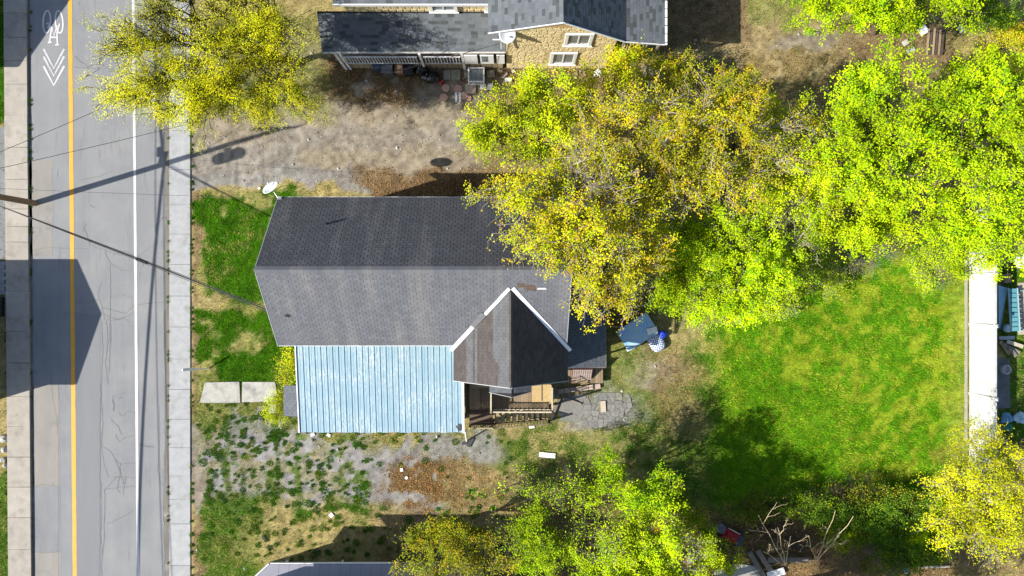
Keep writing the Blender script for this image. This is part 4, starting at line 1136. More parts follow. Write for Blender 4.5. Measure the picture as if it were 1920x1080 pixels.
MB().slab([(-39.3, -6.93, 4.0), (-29.5, -6.93, 4.0), (-29.5, -3.4, 5.1), (-39.3, -3.4, 5.1)], .12).slab([(-39.3, -3.4, 5.1), (-29.5, -3.4, 5.1), (-29.5, .1, 4.0), (-39.3, .1, 4.0)], .12).build('roof', M_sh_main, WA)
window(WA, -2.2, -1.0, 1.2, 2.6, -29.9, 'x', 1); window(WA, -5.8, -4.6, 1.2, 2.6, -29.9, 'x', 1)
ST = MB()
for i in range(3): ST.box(-29.4 + i * .28, -29.12 + i * .28, -1.6, -.5, -.1, .55 - i * .17)
ST.build('front_step', M_black, WA)
WB = thing('steep_roofed_house', 'steep roofed house standing west of the road near the bicycle symbol', 'house', (-36, 14.8, 0))
MB().box(-41, -31.9, 11.6, 18.0, -.1, 3.1).add([(-31.9, 11.6, 3.1), (-31.9, 18, 3.1), (-31.9, 14.8, 5.3), (-41, 11.6, 3.1), (-41, 18, 3.1), (-41, 14.8, 5.3)], [(0, 1, 2), (3, 5, 4)]).build('wall', M_siding, WB)
MB().slab([(-41.3, 11.25, 3.2), (-31.5, 11.25, 3.2), (-31.5, 14.8, 5.7), (-41.3, 14.8, 5.7)], .12).slab([(-41.3, 14.8, 5.7), (-31.5, 14.8, 5.7), (-31.5, 18.35, 3.2), (-41.3, 18.35, 3.2)], .12).build('roof', M_sh_main, WB)
window(WB, 13.4, 14.6, 1.2, 2.6, -31.9, 'x', 1)
# ------------------------------------------------------------------ pole, cables
PB = Vector((gx(66), gy(381), 0))
UP = thing('utility_pole', 'brown wooden utility pole standing at the kerb of the west pavement', 'utility pole', tuple(PB))
M_pole = pmat('pole_wood', (.25, .17, .10), (.17, .11, .065), 9, .9, 0, .3, stretch=(1, 1, .15), c3=(.10, .07, .045), c3scale=4)
MB().tube([PB + Vector((0, 0, z)) for z in (-.1, 0, 3, 6, 9, 11.0)], [.17, .165, .155, .145, .13, .115], 14).build('pole', M_pole, UP)
MB().bar(PB + Vector((-1.1, .14, 10.5)), PB + Vector((1.1, .14, 10.8)), .1, .12).build('crossarm', M_greywood, UP)
for y in (-1.0, -.4, .4, 1.0): MB().lathe(PB + Vector((y, .14, 10.72 + .136 * y)), [(.02, 0), (.02, .1), (.06, .12), (.05, .2), (.02, .24)], 10).build('insulator', M_dish, UP)
tr = MB().lathe(PB + Vector((.1, -.62, 8.0)), [(.0, 0), (.30, 0), (.32, .05), (.32, 1.0), (.33, 1.02), (.25, 1.12), (.0, 1.15)], 18).build('transformer', M_metal, UP)
MB().bar(PB + Vector((.05, -.15, 8.5)), PB + Vector((.08, -.34, 8.5)), .08, .3).build('bracket', M_metal, tr)
MB().tube([PB + Vector((.1, -.62, 9.1)), PB + Vector((.3, -.5, 9.6)), PB + Vector((.2, -.4, 10.6))], .015, 5).tube([PB + Vector((.0, -.9, 8.0)), PB + Vector((-.1, -1.1, 7.3)), PB + Vector((0, -.2, 7.0))], .02, 5).build('jumper_wire', M_cable, UP)
MB().bar(PB + Vector((.0, -.1, 5.6)), PB + Vector((.05, .7, 5.75)), .1, .3).lathe(PB + Vector((.02, .5, 5.55)), [(.09, 0), (.12, .02), (.12, .5), (.08, .54)], 10, (0, 1, 0)).build('telecom_box', M_black, UP)
MB().bar(PB + Vector((.0, 0, 10.4)), PB + Vector((.7, .12, 10.66)), .03, .03).bar(PB + Vector((.0, 0, 10.2)), PB + Vector((-.7, .12, 10.5)), .03, .03).build('arm_brace', M_metal, UP)
def cable(label, a, b, sag, r_, n_=24, group=None, mat=None):
    a = Vector(a); b = Vector(b)
    pts = [a.lerp(b, i / n_) - Vector((0, 0, 4 * sag * (i / n_) * (1 - i / n_))) for i in range(n_ + 1)]
    return tag(MB().tube(pts, r_, 6).build('overhead_cable', mat or M_cable, loc=tuple(a)), label, 'cable', group)
tp = PB + Vector((0, 0, 5.75))
cable('thick telephone cable running south along the west pavement from the utility pole', tp, (PB.x - .6, -42, 5.9), 1.0, .06)
cable('thick telephone cable running north along the west pavement from the utility pole', tp, (PB.x + .6, 48, 5.9), 1.0, .06)
for i, (z, dy, s, lab) in enumerate(((6.9, .1, .7, 'upper'), (7.5, -.1, .8, 'topmost'))):
    cable('thinner %s telephone cable strung along the west side of the road' % lab, (PB.x, -42, z), (PB.x, 48, z), s * 2.2, .018, 40)
for i, y in enumerate((-1.0, .4, 1.0)):
    cable('bare power wire on the %s end of the pole crossarm' % ('outer', 'middle', 'road')[i], PB + Vector((y, .14, 11.0)) + Vector((0, -46, 0)), PB + Vector((y, .14, 11.0)) + Vector((0, 46, 0)), 1.2, .009, 40)
E0 = Vector((-11.05, -1.5, 4.75))
for i, (dz, sg, r_, dy, lab) in enumerate(((0, .25, .026, 0, 'thickest'), (.10, .34, .017, .12, 'slack lower'), (-.05, .16, .015, -.1, 'taut upper'), (.2, .42, .011, .05, 'thin loose'))):
    cable('%s of the black service cables crossing the road to the grey house' % lab, tp + Vector((.1, 0, dz)), E0 + Vector((0, dy, dz * .5)), sg, r_)
q = tp.lerp(E0, .55) - Vector((0, 0, .27))
d_ = (E0 - tp).normalized()
t = tag(MB().tube([q - d_ * .32, q - d_ * .27, q + d_ * .27, q + d_ * .32], [.03, .08, .08, .03], 10).build('splice_box', M_black, loc=tuple(q)), 'black splice case hanging on the service cables above the white edge line', 'splice case')
cable('thin wire from the pole over the yellow tree to the north house porch', PB + Vector((0, 0, 7.3)), (-9.9, 13.9, 4.4), .45, .012)
cable('thin wire from the pole across the drive to the stone gable', PB + Vector((0, 0, 7.0)), (-.45, 12.25, 4.3), .5, .012)
cable('thin wire from the pole slanting down to the east pavement', PB + Vector((0, 0, 6.6)), (-9.5, 4.3, 5.2), .4, .008)

# ------------------------------------------------------------------ street sign
s0 = Vector((gx(393), gy(691), 0)); s1 = Vector((-17.82, -4.42, 1.5))
SG = thing('street_sign', 'white street sign on a leaning thin post beside the east pavement', 'sign', tuple(s0))
MB().tube([s0 - Vector((0, 0, .1)), s1], .035, 8).build('post', M_white, SG)
dirv = (s1 - s0).normalized()
MB().bar(s1 - dirv * .75, s1 - dirv * .02, .15, .03).build('sign_plate', M_fascia, SG)

# ------------------------------------------------------------------ satellite dishes
def dish(label, c, r_, aim, foot, group='satellite dishes', mat=M_dish):
    c = Vector(c); foot = Vector(foot); aim = Vector(aim).normalized()
    t = thing('satellite_dish', label, 'satellite dish', tuple(foot), group)
    prof = [(r_ * k, r_ * .28 * k * k) for k in (0.02, .3, .55, .8, 1.0)]
    prof2 = [(a, b + .012) for a, b in prof[::-1]]
    MB().lathe(c, [(a, b) for a, b in prof] + prof2, 24, aim).build('reflector', mat, t, smooth=True)
    MB().tube([foot, foot + Vector((0, 0, .28)), c - aim * .05], .024, 8).build('mast', M_metal, t)
    f = c + aim * (r_ * 1.0) - Vector((0, 0, r_ * .55))
    MB().tube([c - Vector((0, 0, r_ * .9)) + aim * (.2 * r_), f], .014, 6).build('feed_arm', M_metal, t)
    MB().lathe(f, [(.03, -.04), (.045, 0), (.045, .09), (.03, .12)], 10, -aim).build('receiver', M_white, t)
    MB().box(foot.x - .09, foot.x + .09, foot.y - .09, foot.y + .09, foot.z - .03, foot.z + .02).build('foot_plate', M_metal, t)
    return t
dish('grey satellite dish at the front corner of the dark roof', (-11.45, 4.72, 5.85), .42, (-.35, .55, .62), (-11.2, 4.32, 5.48))
dish('grey satellite dish on the stone gable wall', at(951, 64, 5.4), .42, (.12, -.42, .8), (-.5, 12.15, 4.9))
dish('satellite dish half hidden by branches at the back end of the dark roof', at(1052, 447, 7.6), .30, (.6, .3, .65), (2.45, 2.2, 7.28))
MB().bar((-.95, 12.2, 4.86), (-.35, 12.2, 4.86), .05, .05).bar((-.55, 12.15, 4.88), (-.55, 12.1, 3.9), .05, .05).build('dish_bracket', M_white, NB)

# ------------------------------------------------------------------ bins, bags and paving along the north porch
def bin_(label, px, py, w_, l_, h, mat, lidmat, rz):
    b = at(px, py); t = thing('rubbish_bin', label, 'bin', tuple(b), 'bins beside the north porch', rz)
    M = MB(); z = 0
    def ring(s, zz): return [(-w_ / 2 * s, -l_ / 2 * s, zz), (w_ / 2 * s, -l_ / 2 * s, zz), (w_ / 2 * s, l_ / 2 * s, zz), (-w_ / 2 * s, l_ / 2 * s, zz)]
    M.add(ring(.78, .04) + ring(1, h), [(3, 2, 1, 0), (0, 1, 5, 4), (1, 2, 6, 5), (2, 3, 7, 6), (3, 0, 4, 7), (4, 5, 6, 7)])
    M.build('body', mat, t, local=True, bevel=.02)
    L = MB().add([(-w_ * .54, -l_ * .56, h + .005), (w_ * .54, -l_ * .56, h + .005), (w_ * .54, l_ * .54, h + .005), (-w_ * .54, l_ * .54, h + .005),
                  (-w_ * .46, -l_ * .46, h + .07), (w_ * .46, -l_ * .46, h + .07), (w_ * .46, l_ * .46, h + .09), (-w_ * .46, l_ * .46, h + .09)],
                 [(4, 5, 6, 7), (0, 1, 5, 4), (1, 2, 6, 5), (2, 3, 7, 6), (3, 0, 4, 7)])
    lid = L.build('lid', lidmat, t, local=True, bevel=.015)
    MB().bar((-w_ * .4, l_ * .58, h - .02), (w_ * .4, l_ * .58, h - .02), .035).build('handle', mat, t, local=True)
    for s in (-1, 1): MB().lathe((s * w_ * .36, l_ * .42, .09), [(.02, -.03), (.09, -.03), (.09, .03), (.02, .03)], 12, (1, 0, 0)).build('wheel', M_black, t, local=True)
    return t
M_navy = pmat('navy_plastic', (.06, .085, .13), (.045, .06, .10), 5, .45, .05, spec=.5)
M_charc = pmat('charcoal_plastic', (.10, .105, .12), (.07, .075, .085), 5, .5, .05, spec=.5)
M_brownp = pmat('brown_plastic', (.30, .18, .11), (.22, .13, .08), 5, .5, .05)
bin_('navy blue wheelie bin at the left end of the row', 711, 128, .52, .62, .95, M_navy, M_navy, .25)
bin_('charcoal wheelie bin with a grey lid beside the navy bin', 732, 135, .58, .68, 1.0, M_charc, M_charc, -.04)
bin_('rusty brown bin between the charcoal and the black bin', 752, 134, .46, .6, .8, M_brownp, M_brownp, .03)
bin_('small black open bin beside the heap of bags', 769, 137, .5, .55, .7, M_black, M_black, .1)
M_bag = pmat('black_bag', (.014, .014, .016), (.01, .01, .012), 12, .22, 0, .8, 18, spec=.6)
def bag(label, px, py, r_, h, mat, seed, cat='bag', name='rubbish_bag', group='rubbish bags'):
    b = at(px, py); q = random.Random(seed); V, F = [], []; nu, nv = 16, 9
    for j in range(nv + 1):
        t = j / nv; rr = r_ * (math.sin(math.pi * min(1, .12 + t * .88)) ** .55) if t < 1 else .03
        if t > .9: rr = min(rr, .07)
        for i in range(nu):
            a = 2 * math.pi * i / nu; k = 1 + .13 * math.sin(3 * a + seed + 2 * t) + .10 * math.sin(7 * a + seed * 2 + 5 * t) + q.uniform(-.06, .06)
            V.append((b.x + rr * k * math.cos(a), b.y + rr * k * math.sin(a) * .9, t * h + q.uniform(-.02, .02)))
    for j in range(nv):
        for i in range(nu): F.append((j * nu + i, j * nu + (i + 1) % nu, (j + 1) * nu + (i + 1) % nu, (j + 1) * nu + i))
    t = thing(name, label, cat, tuple(b), group)
    npmesh('sack', V, np.array(F), mat, t, smooth=True)
    q2 = MB()
    for i in range(3): q2.bar((b.x, b.y, h - .04), (b.x + math.cos(i * 2.1 + seed) * .13, b.y + math.sin(i * 2.1 + seed) * .13, h + .08), .05, .015)
    q2.build('knot', mat, t)
bag('large glossy black rubbish bag against the porch skirt', 790, 133, .36, .65, M_bag, 1)
bag('black rubbish bag at the end of the heap, near the round pavers', 812, 148, .38, .55, M_bag, 2)
bag('slumped black rubbish bag between the other two bags', 800, 146, .30, .4, M_bag, 3)
bag('tan sack leaning against the porch above the black bags', 784, 122, .2, .55, pmat('tan_sack', (.38, .28, .14), (.3, .22, .11), 6, .9), 4)
bag('small red and black bag at the edge of the bag heap', 828, 156, .13, .2, pmat('red_plastic', (.38, .025, .03), (.28, .02, .025), 6, .4), 5)
M_pinkp = pmat('pink_paver', (.46, .29, .22), (.38, .235, .18), 6, .9, .08, .2, fine=.12)
def slab_thing(name, label, cat, pts, z0, z1, mat, group=None):
    c = sum((Vector((gx(a), gy(b))) for a, b in pts), Vector((0, 0))) / len(pts)
    P = [(gx(a), gy(b)) for a, b in pts]
    ar = sum(p[0] * q[1] - q[0] * p[1] for p, q in zip(P, P[1:] + P[:1]))
    if ar < 0: P = P[::-1]
    return tag(MB().prism(P, z0, z1).build(name, mat, loc=(c.x, c.y, 0), bevel=.006), label, cat, group)
def circ(cx, cy, r_, n=18, a0=0): return [(cx + r_ * math.cos(a0 + 2 * math.pi * i / n), cy + r_ * math.sin(a0 + 2 * math.pi * i / n)) for i in range(n)]
gpv = 'pavers lying by the north porch'
slab_thing('paving_stone', 'round pink paver lying alone farthest from the porch', 'paver', circ(832, 183.5, 8), -.03, .06, M_pinkp, gpv)
slab_thing('paving_stone', 'round pink paver half under the red bag', 'paver', circ(836, 165, 7.5), -.03, .05, M_pinkp, gpv)
slab_thing('paving_stone', 'six sided pink paver above the two white blocks', 'paver', circ(859, 167, 8.5, 6, .3), -.03, .06, M_pinkp, gpv)
slab_thing('paving_stone', 'pink hexagonal paver right of the white blocks', 'paver', circ(869, 180, 8.5, 6, .7), -.03, .07, M_pinkp, gpv)
slab_thing('paving_stone', 'smallest pink paver at the right end of the cluster', 'paver', circ(879, 184.5, 5.5, 8), -.03, .05, M_pinkp, gpv)
slab_thing('paving_stone', 'square tan paver in front of the white mesh crate', 'paver', [(872, 158), (893, 156), (892, 176), (873, 176)], -.03, .07, pmat('tan_paver', (.42, .34, .26), (.35, .28, .21), 6, .9), gpv)
for i, (a, l) in enumerate(((853, 'left'), (859.5, 'right'))):
    slab_thing('concrete_block', '%s one of two small white blocks among the pink pavers' % l, 'block', [(a, 174), (a + 4.5, 174), (a + 5.5, 191), (a + 1, 192)], -.02, .1, M_white, gpv)
M_oldslab = pmat('mossy_slab', (.30, .28, .22), (.23, .22, .16), 4, .95, .06, .2, fine=.15)
slab_thing('paving_slab', 'grey weathered slab left of its mossy twin below the porch', 'slab', [(831, 133), (845, 131), (845, 149), (832, 150)], -.03, .06, M_oldslab, 'slabs below the porch')
slab_thing('paving_slab', 'mossy grey slab between the bags and the white crate', 'slab', [(846, 131), (863, 131), (863, 150), (846, 150)], -.03, .07, M_oldslab, 'slabs below the porch')
slab_thing('paving_slab', 'greenish slab right of the white mesh crate', 'slab', [(912, 133), (927, 132), (928, 145), (914, 146)], -.03, .08, M_oldslab, 'slabs below the porch')
slab_thing('paving_slab', 'greenish slab left of the white mesh crate', 'slab', [(870, 130), (880, 130), (880, 146), (871, 146)], -.03, .06, M_oldslab, 'slabs below the porch')
c = at(893, 142, .35)
CRT = thing('mesh_crate', 'white framed crate covered in grey green wire mesh below the porch', 'crate', (c.x, c.y, 0))
f = MB(); x0, x1, y0, y1 = c.x - .42, c.x + .42, c.y - .38, c.y + .38
for a, b in (((x0, y0), (x1, y0)), ((x1, y0), (x1, y1)), ((x1, y1), (x0, y1)), ((x0, y1), (x0, y0))):
    f.bar((a[0], a[1], .5), (b[0], b[1], .5), .07); f.bar((a[0], a[1], .05), (b[0], b[1], .05), .07)
for a, b in ((x0, y0), (x1, y0), (x1, y1), (x0, y1)): f.bar((a, b, .0), (a, b, .53), .065)
f.build('frame', M_white, CRT)
MB().box(x0 + .03, x1 - .03, y0 + .03, y1 - .03, .36, .40).build('floor', pmat('green_grey', (.16, .2, .18), (.11, .14, .13), 20, .8), CRT)
q = MB()
for i in range(11):
    q.bar((x0 + .07 * i + .07, y0, .525), (x0 + .07 * i + .07, y1, .525), .012); q.bar((x0, y0 + .065 * i + .06, .53), (x1, y0 + .065 * i + .06, .53), .012)
o = q.build('wire_mesh', M_metal, CRT)
slab_thing('polystyrene_sheet', 'broken white sheet lying in front of the white mesh crate', 'sheet', [(902, 156), (912, 158), (908, 168), (900, 166)], 0, .02, M_white)
slab_thing('polystyrene_sheet', 'broken white sheet touching the yellow green tree below the porch', 'sheet', [(915, 157), (925, 156), (922, 169), (912, 168)], 0, .03, M_white)
slab_thing('white_block', 'white oblong block on the leaves below the stone gable', 'block', [(946, 147), (960, 146), (960, 153), (947, 154)], 0, .08, M_white)
bag('crumpled white bag on the ground at the right end of the stone gable', 1121, 138, .24, .2, M_white, 9)
slab_thing('old_slab', 'pale cracked slab on the ground below the rails of the stone house', 'slab', [(1206, 125), (1247, 124), (1246, 150), (1210, 152)], -.02, .05, pmat('pale_slab', (.42, .40, .35), (.34, .32, .28), 4, .95))

# scraps around the yard
M_rf = pmat('roof_scrap', (.06, .062, .068), (.045, .046, .05), 5, .9, fine=.15)
def scrap(name, label, cat, px, py, w_, l_, rz, z, mat, th=.02, tilt=0):
    b = at(px, py, z)
    return tag(MB().obox(b, w_, l_, th, rz, ('X', tilt)).build(name, mat, loc=tuple(b)), label, cat)
scrap('roofing_scrap', 'dark square of roofing lying on the corner of the blue porch roof', 'roofing', 862, 801, .3, .33, .6, BZ0 + .07, M_rf)
scrap('roofing_scrap', 'bent dark strip of roofing lying on the ground below the loose downspout', 'roofing', 882, 829, .22, .55, -.5, .05, M_rf)
scrap('roofing_scrap', 'short dark strip of roofing touching the foot of the downspout', 'roofing', 871, 831, .3, .18, .1, .04, M_rf)
scrap('white_plank', 'white board lying in the grass above the large lime shrub', 'board', 1026, 853.5, .92, .27, -.1, .06, M_white, .03)
scrap('white_board', 'white scrap in the grass under the deck stairs', 'board', 997, 801, .3, .12, .1, .03, M_white)
scrap('paper_scrap', 'white paper scrap in the weeds under the left end of the blue roof', 'paper', 586, 815, .22, .16, .4, .05, M_white)
scrap('paper_scrap', 'second white paper scrap under the blue roof, nearer the drive', 'paper', 616, 816, .2, .15, -.5, .05, M_white)
scrap('paper_scrap', 'white scrap on the litter heap of the drive', 'paper', 753, 881, .16, .18, .2, .05, M_white)
scrap('paper_scrap', 'white scrap beside the green weeds of the litter heap', 'paper', 762, 896, .15, .14, 1.0, .05, M_white)
scrap('paper_scrap', 'white scrap at the lower edge of the gravel drive', 'paper', 621, 966, .22, .22, .7, .05, M_white)
scrap('paper_scrap', 'white crumb of paper on the north drive near the lawn dish', 'paper', 486, 353, .14, .12, .7, .04, M_white)
scrap('drain_cover', 'small black cover in the dry grass near the lower lawn', 'cover', 495, 1009, .14, .34, .6, .05, M_black)
scrap('plastic_sheet', 'white plastic panel lying among the lime leaves at the top', 'panel', 1731, 57, .5, .45, .6, .12, M_white, .05)
scrap('white_tub', 'white tray lying right of the old pallet', 'tray', 1803, 54, .32, .4, .4, .1, M_white, .08)
PLT = thing('pallet', 'old brown pallet of narrow boards lying by the white panel', 'pallet', tuple(at(1752, 75)))
for i in range(6): MB().obox(at(1740 + i * 5.5, 78, .14), .11, 1.5, .03, -.08).build('slat', M_darkwood if i % 2 else M_wood, PLT)
for i in range(2): MB().obox(at(1754, 58 + i * 36, .08), 1.0, .1, .08, -.08).build('runner', M_darkwood, PLT)
scrap('grey_sheet', 'grey bent sheet on the brown leaves left of the old pallet', 'sheet', 1708, 95, .5, .3, .5, .06, M_concrete)
scrap('white_rubble', 'white lump of rubble on the brown leaves', 'rubble', 1698, 80, .3, .28, .5, .06, M_path, .12)

# ------------------------------------------------------------------ blue table and bags behind the house
TB = thing('patio_table', 'faded blue rectangular patio table behind the house', 'table', tuple(at(1196, 624)))
M_tbl = pmat('faded_blue', (.36, .50, .60), (.30, .44, .54), 3, .55, 0, c3=(.17, .42, .74), c3scale=1.1, c3lo=.50, c3hi=.60)
TM = Matrix.Translation(at(1195, 622, .62)) @ Matrix.Rotation(R(33), 4, 'Z') @ Matrix.Rotation(R(5), 4, 'X')
def rrect(w_, l_, r_, n=5):
    P = []
    for sx, sy, a0 in ((1, 1, 0), (-1, 1, 90), (-1, -1, 180), (1, -1, 270)):
        for i in range(n): P.append((sx * (w_ / 2 - r_) + r_ * math.cos(R(a0 + 90 * i / (n - 1))), sy * (l_ / 2 - r_) + r_ * math.sin(R(a0 + 90 * i / (n - 1)))))
    return P
q = MB().prism(rrect(1.95, 1.3, .13), 0, .045); q.v = [tuple(TM @ Vector(v)) for v in q.v]; q.build('tabletop', M_tbl, TB)
q = MB()
b0 = rrect(2.0, 1.35, .15); b1 = rrect(1.88, 1.23, .1); nq = len(b0)
q.add([(a, b, .05) for a, b in b0] + [(a, b, .062) for a, b in b1], [(i, (i + 1) % nq, nq + (i + 1) % nq, nq + i) for i in range(nq)])
q.v = [tuple(TM @ Vector(v)) for v in q.v]; q.build('rim', pmat('rim_grey_blue', (.30, .44, .54), (.26, .38, .47), 4, .5), TB)
for sx in (-1, 1):
    for sy in (-1, 1):
        a = TM @ Vector((sx * .85, sy * .5, 0)); MB().tube([a, (a.x, a.y, -.05)], .03, 8).build('leg', M_white, TB)
scrap('white_cloth', 'white folded cloth on the corner of the blue patio table', 'cloth', 1223, 620, .56, .34, .25, .72, M_white, .02)
scrap('white_board', 'white board poking out below the blue patio table corner', 'board', 1182, 652, .5, .25, .45, .2, M_white, .03)
# checked cushion: rounded pad of blue and white squares
M_chk = bpy.data.materials.new('blue_check'); nt, bs = nodes_of(M_chk)
tc = N(nt, 'ShaderNodeTexCoord'); ck = N(nt, 'ShaderNodeTexChecker'); ck.inputs['Scale'].default_value = 13
nt.links.new(tc.outputs['Object'], ck.inputs[0]); ck.inputs[1].default_value = (.72, .74, .78, 1); ck.inputs[2].default_value = (.03, .09, .30, 1)
nt.links.new(ck.outputs[0], bs.inputs['Base Color']); bs.inputs['Roughness'].default_value = .8
V, F = [], []; nu, nv = 24, 6
for j in range(nv + 1):
    t_ = j / nv * math.pi / 2
    for i in range(nu):
        a = 2 * math.pi * i / nu; s = (abs(math.cos(a)) ** 3 + abs(math.sin(a)) ** 3) ** (-1 / 3)
        V.append((.42 * s * math.cos(a) * math.cos(t_ * .98), .56 * s * math.sin(a) * math.cos(t_ * .98), .22 * math.sin(t_)))
for j in range(nv):
    for i in range(nu): F.append((j * nu + i, j * nu + (i + 1) % nu, (j + 1) * nu + (i + 1) % nu, (j + 1) * nu + i))
CU = npmesh('checked_cushion', V, np.array(F), M_chk, smooth=True); b = at(1229, 641); CU.location = (b.x, b.y, .25); CU.rotation_euler = (0, 0, R(30)); CU.scale = (1, .95, 1)
tag(CU, 'blue and white checked cushion at the end of the patio table', 'cushion')
bag('royal blue bag behind the checked cushion', 1240, 627, .28, .42, pmat('royal_blue', (.02, .06, .55), (.015, .045, .42), 6, .5), 12)

# ------------------------------------------------------------------ white fence and what stands behind it
FN = thing('white_fence', 'tall white plastic panel fence along the back of the lawn', 'fence', (25.75, -2.5, 0))
M_vinyl = pmat('white_vinyl', (.46, .46, .47), (.41, .415, .42), 2, .45, .02, c3=(.34, .335, .30), c3scale=1.8, c3lo=.52, c3hi=.8, stretch=(1, .4, 1))
fx0 = 25.72
secs = [(6.2, 3.3, 0), (3.2, .75, .01), (.72, -2.02, -.01), (-2.05, -5.95, .03), (-5.9, -8.7, .0), (-8.72, -11.4, .02)]
for ya, yb, tl in secs:
    for z0, z1, fx0 in ((.12, .98, 25.69), (1.04, 1.95, 25.74)):
        q = MB(); q.add([(fx0, yb + .04, z0), (fx0 + .0, ya - .04, z0), (fx0 + .04 * tl, ya - .04, z1), (fx0 + .04, yb + .04, z1),
                                     (fx0 + .05, yb + .04, z0), (fx0 + .05, ya - .04, z0), (fx0 + .05, ya - .04, z1), (fx0 + .09, yb + .04, z1)],
                                    [(0, 3, 2, 1), (4, 5, 6, 7), (0, 4, 7, 3), (1, 2, 6, 5), (3, 7, 6, 2), (0, 1, 5, 4)])
        q.build('panel', M_vinyl, FN)
    fx0 = 25.72
    MB().box(fx0 + .0, fx0 + .06, yb + .04, ya - .04, .97, 1.05).build('mid_rail', M_vinyl, FN)
    MB().box(fx0 - .02, fx0 + .10, yb + .03, ya - .03, 1.96, 2.05).build('top_rail', M_vinyl, FN)
    MB().box(fx0 - .01, fx0 + .09, yb + .03, ya - .03, .02, .11).build('bottom_rail', M_vinyl, FN)
for y in (6.25, 3.26, .74, -2.03, -5.92, -8.71, -11.45):
    p = MB().box(fx0 - .05, fx0 + .11, y - .07, y + .07, -.1, 2.12).build('post', M_vinyl, FN)
    MB().add([(fx0 - .08, y - .1, 2.12), (fx0 + .14, y - .1, 2.12), (fx0 + .14, y + .1, 2.12), (fx0 - .08, y + .1, 2.12), (fx0 + .03, y, 2.2)], [(0, 1, 4), (1, 2, 4), (2, 3, 4), (3, 0, 4), (3, 2, 1, 0)]).build('post_cap', M_vinyl, p)
kb = tag(MB().box(25.46, 25.6, -8.6, 2.9, -.05, .05).build('stone_edging', M_oldslab, loc=(25.5, -2.5, 0)), 'narrow strip of rough stone edging along the foot of the white fence', 'edging')
M_teal = pmat('teal_plastic', (.10, .27, .31), (.08, .23, .27), 3, .5, .05); M_sky = pmat('sky_blue_plastic', (.12, .27, .40), (.10, .23, .36), 3, .4, .05)
t = thing('blue_sheet', 'sky blue plastic sheet leaning behind the white fence', 'sheet', tuple(at(1880, 575)))
a = [at(1872, 535, .9), at(1889, 540, .2), at(1876, 618, .15), at(1873, 612, .9)]
MB().slab([a[0], a[3], a[2], a[1]], .03).build('sheet', M_sky, t)
t = thing('plastic_lounger', 'teal slatted plastic lounger standing by the blue sheet behind the fence', 'lounger', tuple(at(1898, 580)))
for i in range(9): MB().obox(at(1899.5 + i * .5, 545 + i * 9, .5), .42, .225, .03, .03).build('slat', M_teal, t)
for dx in (-8.5, 8): MB().bar(at(1899 + dx, 540, .47), at(1904 + dx, 622, .47), .05, .08).build('side_rail', pmat('pale_teal', (.32, .48, .5), (.28, .42, .44), 3, .5), t)
for q in ((1893, 545), (1906, 545), (1897, 618), (1910, 618)): p = at(*q, 0); MB().box(p.x - .03, p.x + .03, p.y - .03, p.y + .03, -.05, .43).build('leg', M_teal, t)
b = at(1883, 615)
bl_ = MB().lathe((b.x, b.y, .0), [(.24 * math.sin(t_), .24 - .24 * math.cos(t_)) for t_ in np.linspace(.05, 3.09, 12)], 18).build('play_ball', pmat('ball_white', (.55, .6, .6), (.10, .32, .38), 3.5, .4), loc=(b.x, b.y, 0), smooth=True)
tag(bl_, 'white and teal ball lying below the blue sheet behind the fence', 'ball')
for i, (p, q, mt, lab) in enumerate((((1873, 634), (1902, 633), M_metal, 'grey metal'), ((1876, 640), (1893, 664), M_balu, 'tan'), ((1880, 645), (1912, 662), M_greywood, 'grey wooden'), ((1888, 640), (1918, 650), M_palewood, 'pale'), ((1892, 652), (1905, 668), M_greywood, 'short grey'))):
    a, b = at(*p, .1 + .08 * i), at(*q, .08 + .05 * i)
    tag(MB().bar(a, b, .2, .05).build('loose_plank', mt, loc=tuple(a)), '%s plank in the pile of timber behind the white fence' % lab, 'plank', 'planks behind the fence')
slab_thing('concrete_pad', 'dark grey concrete pad behind the white fence', 'pad', [(1868, 672), (1893, 672), (1894, 765), (1868, 765)], -.05, .02, pmat('dark_concrete', (.17, .17, .175), (.13, .13, .135), 3, .9, fine=.15))
b = at(1881, 692)
tag(MB().lathe((b.x, b.y, 0), [(.2, 0), (.24, .02), (.26, .3), (.23, .33), (.2, .30), (.18, .1)], 20).build('white_bucket', M_vinyl, loc=(b.x, b.y, 0)), 'round white bucket on the dark pad behind the fence', 'bucket')
bag('blue plastic bag under the yellow tree behind the white fence', 1884, 783, .34, .3, M_sky, 14)
bag('crumpled green bag between the blue and the white bag', 1888, 800, .24, .25, pmat('green_bag', (.03, .22, .13), (.02, .16, .1), 6, .5), 15)
bag('pale blue and white bag nearest the frame edge behind the fence', 1908, 782, .36, .36, pmat('pale_blue_bag', (.5, .56, .6), (.2, .4, .52), 4, .4), 16)
b = at(1902, 491)
t = thing('garden_stool', 'round white garden table behind the white fence', 'table', (b.x, b.y, 0))
MB().lathe((b.x, b.y, .55), [(.02, 0), (.38, 0), (.4, .02), (.4, .05), (.02, .06)], 24).build('top', pmat('cream_plastic', (.66, .62, .55), (.58, .54, .47), 3, .6), t)
for k_ in range(4): MB().tube([(b.x + .25 * math.cos(k_ * 1.57), b.y + .25 * math.sin(k_ * 1.57), .55), (b.x + .3 * math.cos(k_ * 1.57), b.y + .3 * math.sin(k_ * 1.57), -.03)], .03, 8).build('leg', M_vinyl, t)
PT_ = thing('stone_patio', 'beige paved patio behind the white fence and the lounger', 'patio', tuple(at(1930, 570)))
for i in range(4):
    for j in range(7): MB().obox((gx(1909) + .2 + i * .46, gy(530) - .2 - j * .42, .01), .44, .40, .06).build('tile', pmat('beige_tile', (.40, .33, .27), (.33, .27, .22), 5, .9, .1), PT_)
scrap('wooden_box', 'small open wooden box behind the top of the white fence', 'box', 1886, 522, .4, .5, .1, .2, M_wood, .3)

